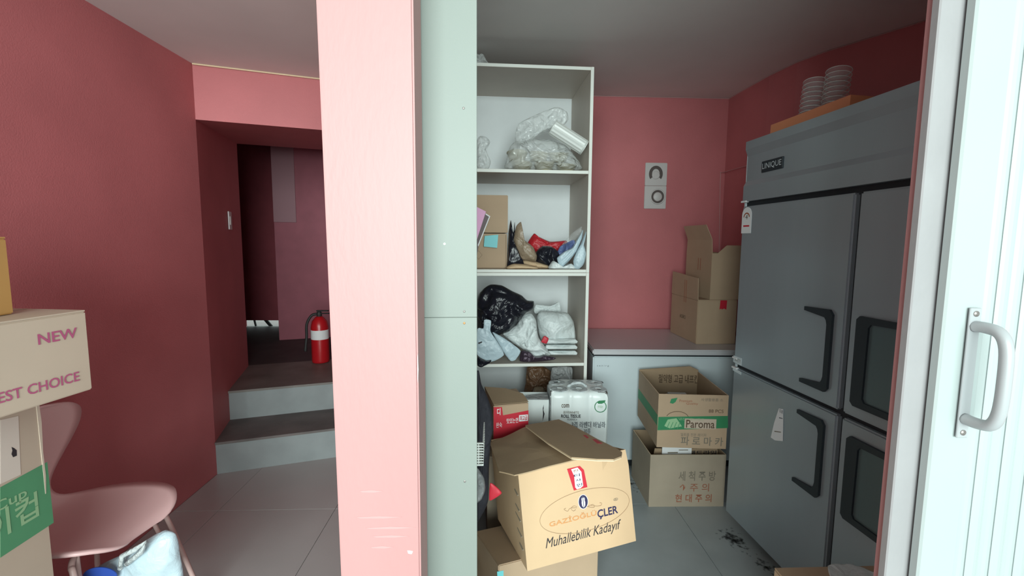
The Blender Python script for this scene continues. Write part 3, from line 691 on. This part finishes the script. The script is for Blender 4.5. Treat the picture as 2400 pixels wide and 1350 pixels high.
# carton underneath
un = carton('under_carton', 'pinkish brown carton on the floor under the large tan carton', (.018, 1.485, 0), tilt(18.2, 0, 0), .405, .30, .272, 'card', True, flaps=False)
for v in un.children[0].data.vertices:
    if v.co.y > .1 and v.co.z > .2: v.co.z -= .062
obj('shipping_label', prism([(-0.005,0.247),(0.019,0.245),(0.019,0.209),(-0.003,0.211)], -.001, -.0002, 'y'), 'teal', un)

# ------------------------------------------------------------------ stacked goods between bookcase and freezer
sup = carton('support_carton', 'plain brown carton on the floor beneath the red banded carton, almost hidden', (-.03, 2.02, 0), tilt(3, 0, 0), .33, .40, .405, 'card_grey', True)
rc = carton('red_banded_carton', 'brown carton with a red printed band behind the large tan carton', (-.001, 2.025, .4065), tilt(12, 0, 0), .168, .22, .245, 'card', True, flaps=False)
patch([(0, .0), (.168, .0), (.168, .205), (.045, .192), (.040, .232), (0, .235)], rc, 'red_print')
text('맛있는면', (.062, .150), (.118, .175), 'white_paper', rc, bold=.01)
text('완숙', (.012, .135), (.040, .160), 'white_paper', rc, off=.002)
patch(rect((.122, .155), (.165, .186)), rc, 'white_paper', 'printed_plate', -.0016, .0006)
text('최고급', (.126, .159), (.162, .182), 'red_print', rc, off=.0024, bold=.02)
text('디', (.016, .195), (.032, .228), 'white_paper', rc, off=.002, bold=.02)
obj('folded_top', pillow([(0, 0), (.168, 0), (.168, .10), (.10, .18), (0, .22)], lambda p, r: .247+.07*p[1], lambda p, r: .2455, .03, 3, False, axis='z'), 'card_flap', rc)
wb = thing('white_box', 'small open white box between the red banded carton and tissue pack', 'box', (.138, 2.29, .406), tilt(-2, 0, 0))
obj('body', B((0, 0, 0, .15, .003, .175), (0, .12, 0, .15, .123, .175), (0, .003, 0, .003, .12, .175), (.147, .003, 0, .15, .12, .175), (.003, .003, 0, .147, .12, .003)), 'wrap', wb)
obj('lid_flap', pillow([(.0, .003), (.15, .003), (.15, .11), (.05, .06)], lambda p, r: .178, lambda p, r: .1765, .03, 3, False, axis='z'), 'grey_foil', wb)
obj('printed_figure', prism([(.118, .13), (.124, .15), (.122, .12), (.128, .10), (.124, .08), (.118, .06), (.12, .10)], -.001, -.0002, 'y'), 'ink', wb)

# roll tissue pack
tp = thing('tissue_pack', 'tall wrapped pack of white roll tissue leaning by the freezer front', 'tissue pack', (.292, 2.25, 0), tilt(-1.7, 0, 0))
def lobes(w_, d_, nx, ny, n=10, inset=0):
    pts = []; rx, ry = w_/nx/2, d_/ny/2
    def arcp(cx, cy, a0, a1):
        for k in range(n):
            a = R(a0+(a1-a0)*k/n)
            # squash so that lobes are shallow
            pts.append((cx+(rx-inset)*math.cos(a)*(1 if 1 else 1), cy+(ry-inset)*math.sin(a)))
    out = []
    N = 120
    for k in range(N):
        t = k/N*4
        s = t % 1
        if t < 1: x, y = s*w_, 0; nx_ = (0, -1); u = s*nx
        elif t < 2: x, y = w_, s*d_; nx_ = (1, 0); u = s*ny
        elif t < 3: x, y = (1-s)*w_, d_; nx_ = (0, 1); u = s*nx
        else: x, y = 0, (1-s)*d_; nx_ = (-1, 0); u = s*ny
        b = abs(math.sin(PI*u))**.6*.012-.012-inset
        out.append((x+nx_[0]*b, y+nx_[1]*b))
    return out
bm = bmesh.new(); rings_ = []
for z, ins in ((0, .008), (.01, .0), (.15, .001), (.30, 0), (.45, .001), (.60, 0), (.622, .004), (.632, .018), (.634, .05)):
    rings_.append([bm.verts.new((x, y, z+.002*noise.noise(Vector((x*30, y*30, z*9))))) for x, y in lobes(.306, .22, 3, 2, inset=ins)])
for a, b in zip(rings_, rings_[1:]):
    n = len(a)
    for k in range(n): bm.faces.new((a[k], a[(k+1) % n], b[(k+1) % n], b[k]))
bm.faces.new(rings_[0][::-1]); bm.faces.new(rings_[-1])
obj('wrap', bm, 'wrap', tp, smooth=True)
for i in range(3):
    for j in range(2):
        obj('roll_top', lathe([(.046, 0), (.046, .004), (.040, .006), (.018, .006), (.018, .002)], 24), 'wrap_clear', tp, loc=(.051+i*.102, .055+j*.11, .630), smooth=False)
obj('carry_strip', tube(smoothpath([(.10, .10, .633), (.13, .09, .652), (.17, .09, .655), (.20, .10, .634)], 5), [.008]*16, 6), 'wrap_clear', tp, smooth=True)
obj('side_film', pillow([(.012, .30), (.20, .30), (.20, .61), (.012, .61)], lambda p, r: -.001-.003*noise.noise(Vector((p[0]*50, p[1]*50, 3))), lambda p, r: .012, .02, 5, False, axis='x'), 'wrap_clear', tp)
def tt(s, a, m, **k): text(s, a[0], a[1], m, tp, off=.0022, **k)
tt('com', [(0.057,0.553),(0.096,0.572)], 'ink_brown', bold=.01)
tt('퓨어WHITE', [(0.066,0.519),(0.148,0.536)], 'ink_faint')
tt('ROLL TISSUE', [(0.056,0.499),(0.157,0.517)], 'ink', bold=.02)
tt('FORMULA', [(0.089,0.485),(0.140,0.495)], 'ink_grey')
tt('3겹 라벤더 바닐라', [(0.112,0.446),(0.286,0.479)], 'ink_grey', bold=.01)
tt('30롤', [(0.175,0.414),(0.210,0.442)], 'ink_grey')
f_ = [(0.258,0.559),(0.257,0.584),(0.233,0.559),(0.282,0.559)]
obj('printed_ring', ring(f_[0][0], f_[0][1], .031*.95, .031*.95, .0036, -.0022, .001, 36), 'green', tp)
obj('printed_leaf', prism([(0.239,0.584),(0.250,0.591),(0.283,0.593),(0.279,0.582),(0.264,0.575),(0.246,0.575)], -.0028, -.0016, 'y'), 'green', tp)
tt('먼지없는', [(0.244,0.552),(0.271,0.566)], 'green_print')

# ------------------------------------------------------------------ goods in the back bookcase
zA, zB, zC, zD = .1445, .7145, 1.2505, 1.7965
def place(name, poly, y, T, m, label, cat, zmin, **k): return bag(name, poly, y, T, m, label=label, cat=cat, zmin=zmin, **k)
# top cell
tubd = thing('food_tub_bag', 'large clear bag of beige food tubs on the top cell floor of the back bookcase', 'bag', (0, 0, 0))
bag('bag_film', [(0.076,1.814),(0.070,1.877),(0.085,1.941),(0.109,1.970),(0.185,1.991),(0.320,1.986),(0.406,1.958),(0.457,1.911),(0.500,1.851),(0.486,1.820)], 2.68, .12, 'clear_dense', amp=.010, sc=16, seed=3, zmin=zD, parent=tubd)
tubs = [(0.131,1.950),(0.255,1.959),(0.370,1.937),(0.156,1.885),(0.289,1.887),(0.414,1.874)]
for k, (x, z) in enumerate(tubs):
    zz = zD+.012 if k >= 3 else zD+.070
    obj('tub', lathe([(.045, 0), (.058, .045), (.062, .048), (.062, .052), (.04, .052)], 24), 'beige_tub', tubd, loc=(x, 2.69+.015*(k % 2), zz), rot=(R(8*(k % 3-1)), R(6*(k % 2)), 0), smooth=True)
a = [(0.119,1.954),(0.137,2.073),(0.341,2.166),(0.410,2.143),(0.421,2.101),(0.387,2.065),(0.270,2.028),(0.209,1.979)]
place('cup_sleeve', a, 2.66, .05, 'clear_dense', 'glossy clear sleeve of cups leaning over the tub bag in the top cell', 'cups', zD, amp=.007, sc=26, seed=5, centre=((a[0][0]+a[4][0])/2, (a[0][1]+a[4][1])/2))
lid = thing('lid_stack', 'tilted stack of white translucent lids across the tub bag in the top cell', 'lids', (.318, 2.57, 2.035), (0, R(121), 0))
n = 28
flute = [((.043-(.0022 if k % 2 else 0))*math.cos(2*PI*k/n), (.043-(.0022 if k % 2 else 0))*math.sin(2*PI*k/n)) for k in range(n)]
obj('stack_body', prism(flute, .006, .206, 'z'), 'lid_white', lid)
for z in (0, .2, .207): obj('lid', lathe([(.040, z), (.0445, z+.002), (.0445, z+.005), (.041, z+.007)], 28), 'lid_white', lid)
a = [(-0.096,1.807),(-0.099,1.961),(-0.080,1.987),(-0.046,1.981),(-0.025,1.955),(-0.051,1.927),(-0.041,1.892),(-0.022,1.851),(-0.029,1.818),(-0.046,1.803)]
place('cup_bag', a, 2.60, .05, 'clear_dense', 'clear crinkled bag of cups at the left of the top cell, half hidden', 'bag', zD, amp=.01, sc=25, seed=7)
a = [(-0.111,2.352),(-0.111,2.426),(-0.078,2.425),(-0.056,2.415),(-0.042,2.388),(-0.023,2.362),(-0.019,2.351)]
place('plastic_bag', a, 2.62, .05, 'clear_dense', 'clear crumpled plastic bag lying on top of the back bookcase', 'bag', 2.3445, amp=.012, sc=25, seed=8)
# middle cell
def carton2(name, label, x0, x1, z0, z1, y0, d, m='card', group=None, **k):
    return carton(name, label, (x0, y0, z0), (0, 0, R(2)), x1-x0, d, z1-z0, m, True, group=group, flaps=False, **k)
a = [(0.077,1.240),(-0.099,1.446),(0.075,1.670)]
c1 = carton2('shelf_carton', 'plain brown carton on the middle shelf, lower of the two stacked at the left', -.20, a[0][0]-.004, zC, 1.452, 2.60, .30)
c2 = carton2('shelf_carton', 'plain brown carton on the middle shelf, upper of the two stacked at the left', -.20, a[0][0], 1.453, a[2][1], 2.61, .28)
obj('seam', B((.265, -.001, .01, .2665, 0, .19)), 'ink_brown', c1)
obj('printed_box', ring(.11, .075, .02, .025, .0015, -.0012, .0006, 4), 'ink_brown', c1)
a = [(-0.055,1.434),(0.022,1.442),(0.016,1.367),(-0.060,1.374)]
tag(obj('teal_packet', prism(a, 2.585, 2.597, 'y'), 'teal'), 'flat teal packet leaning on the cartons of the middle shelf', 'packet')
a = [(-0.120,1.603),(-0.047,1.567),(-0.103,1.393),(-0.120,1.322),(-0.120,1.246),(-0.163,1.246)]
tag(obj('pink_folder', prism(a, 2.530, 2.536, 'y'), 'pink_paper'), 'pink paper folder poking out beside the middle shelf cartons', 'folder')
a = [(-0.120,1.581),(-0.049,1.558),(-0.023,1.542),(-0.089,1.374),(-0.111,1.245),(-0.163,1.245)]
o = tag(obj('dark_folder', prism(a, 2.540, 2.552, 'y'), 'dark_book'), 'dark brown folder with pale edge behind the pink folder', 'folder')
a = [(-0.049,1.558),(-0.023,1.542),(-0.089,1.374),(-0.092,1.383),(-0.030,1.539),(-0.049,1.551)]
obj('pale_edge', prism(a, 2.5375, 2.5398, 'y'), 'white_paper', o)
P_ = 'pouches and bags on the middle shelf'
place('black_pouch', [(0.075,1.240),(0.077,1.321),(0.081,1.455),(0.093,1.525),(0.108,1.455),(0.115,1.515),(0.125,1.419),(0.155,1.321),(0.171,1.277),(0.156,1.243)], 2.60, .035, 'black_plastic', 'tall black pouch standing next to the cartons on the middle shelf', 'pouch', zC, seed=11, amp=.006)
a = [(0.109,1.418),(0.123,1.490),(0.149,1.514),(0.133,1.454),(0.138,1.428),(0.177,1.407),(0.221,1.371),(0.241,1.323),(0.234,1.294),(0.185,1.298),(0.154,1.308),(0.119,1.382)]
place('tan_pouch', a, 2.56, .035, 'tan_foil', 'tan foil pouch with a curled tail on the middle shelf', 'pouch', zC, seed=12, amp=.006, centre=[(0.178,1.359)][0])
place('red_pouch', [(0.198,1.389),(0.238,1.453),(0.264,1.436),(0.336,1.406),(0.434,1.412),(0.440,1.391),(0.402,1.345),(0.286,1.318),(0.229,1.344)], 2.74, .04, 'red_foil', 'shiny red foil pack at the back of the middle shelf', 'packet', zC, seed=13, amp=.008)
place('black_bundle', [(0.242,1.291),(0.244,1.346),(0.276,1.378),(0.331,1.376),(0.371,1.347),(0.382,1.302),(0.352,1.267),(0.277,1.267)], 2.62, .05, 'black_plastic', 'small crumpled black bag in the middle of the middle shelf', 'bag', zC, seed=14, amp=.008)
place('navy_pouch', [(0.365,1.332),(0.379,1.376),(0.423,1.401),(0.460,1.416),(0.473,1.384),(0.449,1.347),(0.405,1.310)], 2.62, .03, 'navy_foil', 'blue printed pouch behind the pale pouches on the middle shelf', 'pouch', zC, seed=15)
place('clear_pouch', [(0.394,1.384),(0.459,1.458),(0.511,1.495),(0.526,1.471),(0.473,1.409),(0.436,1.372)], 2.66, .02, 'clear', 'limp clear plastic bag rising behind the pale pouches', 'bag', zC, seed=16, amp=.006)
place('pale_pouch', [(0.375,1.262),(0.357,1.311),(0.398,1.348),(0.442,1.372),(0.470,1.409),(0.503,1.474),(0.497,1.421),(0.467,1.348),(0.431,1.299),(0.390,1.262)], 2.575, .025, 'blue_plastic', 'left of two pale blue pouches at the right end of the middle shelf', 'pouch', zC, seed=17, group='pale blue pouches', amp=.004)
place('pale_pouch', [(0.460,1.252),(0.447,1.295),(0.463,1.344),(0.491,1.397),(0.519,1.469),(0.506,1.397),(0.520,1.337),(0.509,1.281),(0.483,1.249)], 2.555, .025, 'blue_plastic', 'right of two pale blue pouches at the right end of the middle shelf', 'pouch', zC, seed=18, group='pale blue pouches', amp=.004)
place('kraft_envelope', [(0.071,1.243),(0.076,1.265),(0.112,1.279),(0.184,1.275),(0.245,1.261),(0.250,1.242)], 2.56, .05, 'kraft', 'folded kraft paper pouch lying at the front left of the middle shelf', 'envelope', zC, seed=19, amp=.003, group='kraft envelopes')
place('kraft_envelope', [(0.159,1.279),(0.173,1.301),(0.234,1.291),(0.308,1.270),(0.325,1.245),(0.235,1.240)], 2.62, .05, 'kraft', 'folded kraft paper pouch behind the first one on the middle shelf', 'envelope', zC, seed=20, amp=.003, group='kraft envelopes')
place('white_pouch', [(0.313,1.244),(0.317,1.276),(0.336,1.297),(0.371,1.276),(0.395,1.266),(0.439,1.281),(0.469,1.245)], 2.57, .04, 'white_plastic', 'crumpled white pouch under the pale blue pouches on the middle shelf', 'pouch', zC, seed=21, amp=.004)
# lower cell
place('black_bag', [(-0.097,0.819),(-0.097,1.071),(-0.065,1.126),(-0.021,1.154),(0.044,1.149),(0.104,1.117),(0.159,1.092),(0.194,1.062),(0.232,1.057),(0.230,1.017),(0.192,0.996),(0.160,0.958),(0.130,0.920),(0.093,0.882),(0.043,0.864),(-0.020,0.844)], 2.62, .12, 'black_plastic', 'big glossy black carrier bag bundle in the lower cell of the back bookcase', 'bag', zB, seed=22, amp=.018, sc=11, rings=24)
place('grey_sheet', [(0.257,0.955),(0.261,1.012),(0.352,1.007),(0.406,1.028),(0.413,0.953)], 2.80, .01, 'white_plastic', 'crumpled white sheet standing at the back of the lower cell', 'plastic sheet', zB, seed=23, amp=.006)
place('folded_white_bags', [(0.270,0.853),(0.258,0.945),(0.283,0.984),(0.392,0.979),(0.450,0.971),(0.485,0.919),(0.500,0.827),(0.493,0.768),(0.370,0.768),(0.297,0.779)], 2.72, .09, 'white_plastic', 'pile of folded white carrier bags at the right of the lower cell', 'bags', zB, seed=24, amp=.008, sc=10)
f_ = [(0.275,0.823),(0.292,0.858),(0.318,0.843),(0.306,0.812)]
place('red_printed_wrapper', f_, 2.585, .006, 'red_print', 'small wrapper with red print between the white bags in the lower cell', 'wrapper', zB, seed=25, amp=.003)
for k in range(3):
    z = zB+.02+k*.035
    a = [(0.300,0.783),(0.493,0.788)]
    obj('folded_layer', pillow([(a[0][0], z), (a[1][0], z), (a[1][0]+.004, z+.012), (a[1][0]-.01, z+.024), (a[0][0]+.01, z+.024)], lambda p, r: 2.625-.03*(1-r), lambda p, r: 2.65, .02, 5), 'white_plastic', bpy.data.objects['folded_white_bags'], smooth=True)
place('white_carrier_bag', [(0.050,0.868),(0.092,0.899),(0.129,0.919),(0.149,0.949),(0.174,0.979),(0.216,0.987),(0.244,0.949),(0.260,0.848),(0.319,0.766),(0.332,0.741),(0.244,0.733),(0.168,0.777),(0.105,0.818)], 2.60, .06, 'white_plastic', 'translucent white carrier bag spilling over the middle of the lower cell', 'bag', zB, seed=26, amp=.010, sc=16)
place('silver_packet', [(0.148,0.721),(0.158,0.779),(0.202,0.774),(0.242,0.744),(0.296,0.753),(0.356,0.738),(0.346,0.728),(0.277,0.718),(0.203,0.711)], 2.545, .02, mat('silver_black', (.06, .04, .06), .2, metal=.4, bump=.8, bscale=60), 'shiny dark packet at the front of the lower cell floor', 'packet', zB, seed=27, amp=.006)
G_ = 'pale printed pouches spilling from the lower cell'
place('pale_printed_pouch', [(-0.014,0.898),(0.005,0.886),(0.049,0.861),(0.103,0.824),(0.152,0.781),(0.123,0.729),(0.094,0.724),(0.054,0.774),(0.017,0.836)], 2.535, .012, 'blue_plastic', 'pale blue printed pouch lying in front of the black bag, right of its twin', 'pouch', .70, seed=28, amp=.003, group=G_)
place('pale_printed_pouch', [(-0.093,0.918),(-0.060,0.923),(-0.055,0.971),(-0.017,0.966),(-0.019,0.906),(0.019,0.845),(0.056,0.772),(-0.014,0.733),(-0.093,0.772)], 2.482, .010, 'blue_plastic', 'pale blue printed pouch hanging over the shelf edge, left of its twin', 'pouch', .60, seed=29, amp=.003, group=G_)
a = [(-0.087,0.845),(-0.066,0.852),(-0.066,0.845),(-0.085,0.837)]
obj('printed_line', prism(a, 2.467, 2.4675, 'y'), 'ink', bpy.data.objects['pale_printed_pouch'])
place('black_bag_end', [(-0.091,0.714),(-0.091,0.763),(-0.054,0.743),(-0.014,0.746),(-0.023,0.729),(-0.051,0.714),(-0.070,0.705)], 2.47, .015, 'black_plastic', 'black plastic bag end drooping over the left end of the shelf', 'bag', .60, seed=30, amp=.003)
# bottom cell
place('snack_bag', [(0.195,0.404),(0.202,0.502),(0.212,0.607),(0.282,0.627),(0.359,0.585),(0.396,0.534),(0.361,0.501),(0.329,0.417)], 2.82, .04, 'brown_foil', 'brown foil snack bag hanging in the bottom cell behind the tissue pack', 'bag', None, seed=31, amp=.012, sc=20)
place('grey_wrapper', [(0.364,0.494),(0.364,0.618),(0.486,0.623),(0.493,0.562),(0.483,0.493)], 2.76, .02, 'grey_foil', 'crumpled grey wrapper standing in the bottom cell next to the brown bag', 'wrapper', None, seed=32, amp=.010, sc=22)
place('bottle_pack', [(0.241,0.452),(0.251,0.507),(0.305,0.507),(0.322,0.452)], 2.72, .03, 'tan_foil', 'tan foil packet below the brown snack bag in the bottom cell', 'packet', None, seed=33, amp=.012)
# hanging on the side bookcase
place('black_coat', [(-0.063,0.926),(-0.056,0.926),(-0.046,0.873),(-0.027,0.833),(-0.008,0.776),(-0.002,0.702),(-0.011,0.652),(-0.017,0.553),(-0.020,0.418),(-0.046,0.358),(-0.064,0.359)], 1.64, .03, 'black_cloth', 'black cloth garment hanging from the side bookcase edge', 'coat', None, seed=34, amp=.006, sc=10, centre=[(-0.040,0.636)][0])
bs = thing('white_basket', 'small white perforated plastic basket on the side bookcase, partly hidden', 'basket', (-.13, 1.22, .93))
a = [(-0.029,0.826),(-0.029,0.759)]
bx = a[0][0]; z0, z1 = a[1][1], a[0][1]
bs.location = (0, 0, 0)
bars = []
x0 = bx-.09
for k in range(8):
    bars.append((x0+k*(bx-x0-.003)/7, 1.25, z0+.004, x0+k*(bx-x0-.003)/7+.0025, 1.253, z1-.004))
for k in range(9):
    z = z0+k*(z1-z0-.003)/8; bars.append((x0, 1.249, z, bx, 1.254, z+.0028))
obj('front_grid', B(*bars), 'lid_white', bs)
bars = [(bx-.003, 1.25, z0+k*(z1-z0-.003)/8, bx, 1.40, z0+k*(z1-z0-.003)/8+.0028) for k in range(9)]+[(bx-.003, 1.25+k*.0185, z0, bx, 1.2525+k*.0185, z1) for k in range(9)]
obj('side_grid', B(*bars), 'lid_white', bs)
obj('base', B((x0, 1.25, z0-.002, bx, 1.40, z0+.001)), 'lid_white', bs)
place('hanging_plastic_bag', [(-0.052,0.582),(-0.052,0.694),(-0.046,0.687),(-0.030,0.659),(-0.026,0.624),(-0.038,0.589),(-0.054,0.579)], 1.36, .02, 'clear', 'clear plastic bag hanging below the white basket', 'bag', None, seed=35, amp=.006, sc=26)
a = [(-0.011,0.621),(0.008,0.609),(0.027,0.587),(0.005,0.569),(-0.014,0.563)]
rs = place('red_packet', a, 1.40, .006, 'red_print', 'red packet corner poking out between coat and large tan carton', 'packet', None, seed=36, amp=.001)

# ------------------------------------------------------------------ fire extinguisher
fe = thing('fire_extinguisher', 'red fire extinguisher with a white label, on the landing above the steps', 'extinguisher', (-1.43, 3.72, .4005))
obj('cylinder', lathe([(.045, 0), (.066, .006), (.068, .02), (.068, .30), (.058, .345), (.035, .375), (.022, .385)], 32), 'ext_red', fe, smooth=True)
obj('label', lathe([(.0685, .20), (.0688, .201), (.0688, .275), (.0685, .276)], 32), 'white_paper', fe)
obj('valve', lathe([(.02, .384), (.022, .40), (.018, .42), (.012, .425)], 16), 'rubber', fe)
obj('lever', B((-.02, -.012, .425, .075, .012, .435), (-.02, -.012, .405, .085, .012, .412), bev=.002), 'rubber', fe)
obj('hose', tube(smoothpath([(-.015, 0, .405), (-.06, -.01, .39), (-.095, -.02, .32), (-.10, -.02, .22), (-.105, -.03, .15), (-.11, -.03, .10)], 5), [.011]*22+[.013]*4, 10), 'rubber', fe, smooth=True)

# ------------------------------------------------------------------ left foreground cartons
ta = carton('tall_carton', 'tall tan cup carton with a green printed band at the left edge', (-1.238, .651, 0), tilt(89.8, 0, 0), .586, .30, 1.013, 'card_pale', True)
oA = .080
def sh(L): return [(p[0]+oA, p[1]) for p in L]
patch(sh([(0.396,0.779),(0.516,0.785),(0.517,0.606),(0.379,0.603)])[:], ta, 'green_soft')
t1 = sh([(0.391,0.723),(0.455,0.748)]); t1 = [(t1[0][0]-.015, t1[1][1]-.035), (t1[1][0], t1[1][1])]
text('Cup', t1[0], t1[1], 'green_print', ta, off=.0018, bold=.012)
t2 = sh([(0.387,0.690),(0.480,0.722)]); t2 = [(t2[0][0]-.035, t2[1][1]-.072), (t2[1][0], t2[1][1])]
text('이컵', t2[0], t2[1], 'green_print', ta, off=.0018, bold=.014)
hole = sh([(0.431,0.868),(0.436,0.863),(0.442,0.854),(0.441,0.840),(0.432,0.840),(0.429,0.850),(0.432,0.858)])
patch(hole, ta, 'ink', 'torn_hole', -.0012, .001)
patch(sh([(0.413,0.947),(0.455,0.941),(0.446,0.786),(0.397,0.787)]), ta, mat('tape_pale', (.70, .62, .55), .4), 'clear_tape')
obj('torn_edge', prism([(.584, .70), (.588, .75), (.587, .82), (.591, .90), (.588, 1.0), (.582, 1.0), (.582, .70)], -.0015, .004, 'y'), mat('edge_pale', (.62, .52, .42), .8), ta)
nb = carton('printed_carton', 'pale carton printed NEW and BEST CHOICE in magenta, on the tall carton', (-1.100, .717, 1.0145), tilt(82.1, 0, 0), .466, .316, .2065, 'card_pale', True)
def nt(s, a, z0, z1, **k): text(s, (a[0][0], z0), (a[1][0], z1), 'magenta', nb, off=.0016, **k)
a = [(0.353,0.144),(0.439,0.166)]; b_ = [(0.355,0.167),(0.434,0.139)]
nt('NEW', a, (a[0][1]+b_[1][1])/2, (a[1][1]+b_[0][1])/2, bold=.015)
a = [(0.250,0.036),(0.435,0.031)]; b_ = [(0.336,0.033),(0.437,0.053),(0.338,0.059),(0.435,0.031)]
nt('BEST CHOICE', a, (b_[0][1]+b_[3][1])/2, (b_[1][1]+b_[2][1])/2, bold=.012)
obj('top_seam', B((.01, .156, .2066, .46, .160, .2071)), 'card_grey', nb)
oc = carton('orange_carton', 'small orange-brown carton on top of the pale printed carton at the left edge', (-1.115, .744, 1.2225), tilt(94, 0, 0), .367, .26, .181, 'card_orange', True)

# ------------------------------------------------------------------ pink chair
ch = thing('shell_chair', 'pink moulded shell chair with slim metal legs against the left pink wall', 'chair', (-1.385, 1.50, 0), (0, 0, R(-8)))
# centre line (forward, height) and half width
prof = [(.215, .425, .06), (.212, .432, .115), (.195, .441, .155), (.16, .446, .188), (.10, .446, .205), (.03, .443, .208), (-.04, .443, .195), (-.10, .448, .165), (-.145, .458, .125), (-.178, .478, .080), (-.196, .508, .060), (-.205, .545, .062), (-.211, .585, .084), (-.217, .63, .118), (-.222, .675, .152), (-.227, .72, .180), (-.231, .76, .190), (-.233, .785, .178), (-.235, .80, .145), (-.236, .808, .08)]
pr3 = smoothpath([(a, b, c) for a, b, c in prof], 3)
bm = bmesh.new(); rows = []; NW = 14
for i, p in enumerate(pr3):
    row = []
    nx_ = pr3[min(i+1, len(pr3)-1)]-pr3[max(i-1, 0)]
    t = Vector((nx_[0], 0, nx_[1])).normalized(); nrm = Vector((-t.z, 0, t.x))
    if nrm.z < 0 and i < 20: nrm = -nrm
    if i >= 1 and nrm.dot(Vector((1, 0, .6))) < 0: nrm = -nrm
    for k in range(NW+1):
        s = -1+2*k/NW
        lift = .030*(abs(s)**2)*(p[2]/.2)
        row.append(Vector((p[0], s*p[2], p[1]))+nrm*lift)
    rows.append(row)
V = [[bm.verts.new(v) for v in r_] for r_ in rows]
for a, b in zip(V, V[1:]):
    for k in range(NW): bm.faces.new((a[k], a[k+1], b[k+1], b[k]))
so = obj('seat_shell', bm, 'chair', ch, smooth=True)
md = so.modifiers.new('thick', 'SOLIDIFY'); md.thickness = .010; md.offset = 0
for sx_, sy_ in ((1, 1), (1, -1), (-1, 1), (-1, -1)):
    fx = .235 if sx_ > 0 else -.215
    pth = smoothpath([(sx_*.03, sy_*.02, .418), (sx_*.10, sy_*.115, .420), (sx_*.125, sy_*.15, .408), (sx_*.15, sy_*.163, .36), (fx, sy_*.205, .004)], 6)
    lg = obj('leg', tube(pth, .0085, 10), 'chair_leg', ch, smooth=True)
    if sx_ > 0:
        b0 = smoothpath([(.095, sy_*.10, .418), (.115, sy_*.125, .40), (.20, sy_*.178, .06), (fx-.005, sy_*.197, .012)], 6)
        obj('leg_brace', tube(b0, .0075, 10), 'chair_leg', lg, smooth=True)
    obj('foot_cap', lathe([(.010, 0), (.011, .004), (.0095, .02)], 12), 'chair_leg', lg, loc=(fx, sy_*.205, 0))
obj('hub', lathe([(.07, .408), (.075, .415), (.07, .432), (.05, .440)], 24), 'chair_leg', ch, smooth=True)

# refill pouch below the chair
dp = thing('detergent_pouch', 'white and blue refill pouch with a clear handle below the pink chair', 'pouch', (0, 0, 0))
bag('pouch_body', [(-1.323,0.236),(-1.310,0.318),(-1.237,0.357),(-1.184,0.388),(-1.120,0.428),(-1.083,0.444),(-1.053,0.430),(-1.044,0.379),(-1.052,0.230)], 1.45, .05, 'blue_plastic', amp=.004, sc=9, seed=40, parent=dp)
obj('blue_label', prism(ell(*[(-1.247,0.336)][0], .052, .030), 1.385, 1.388, 'y'), 'blue_label', dp)
text('맑은', [(-1.276,0.326),(-1.221,0.348)][0], [(-1.276,0.326),(-1.221,0.348)][1], 'white_paper', dp, off=-1.3835) if 0 else None
obj('blue_corner', prism([(-1.077,0.321),(-1.066,0.336),(-1.037,0.368),(-1.034,0.320),(-1.037,0.276),(-1.080,0.277)], 1.388, 1.392, 'y'), 'blue_label', dp) if 0 else None
obj('handle_film', tube([(p[0], 1.395, p[1]) for p in [(-1.190,0.353),(-1.181,0.397),(-1.139,0.418),(-1.105,0.442),(-1.120,0.410),(-1.170,0.368)]], .008, 8), 'wrap_clear', dp, smooth=True)
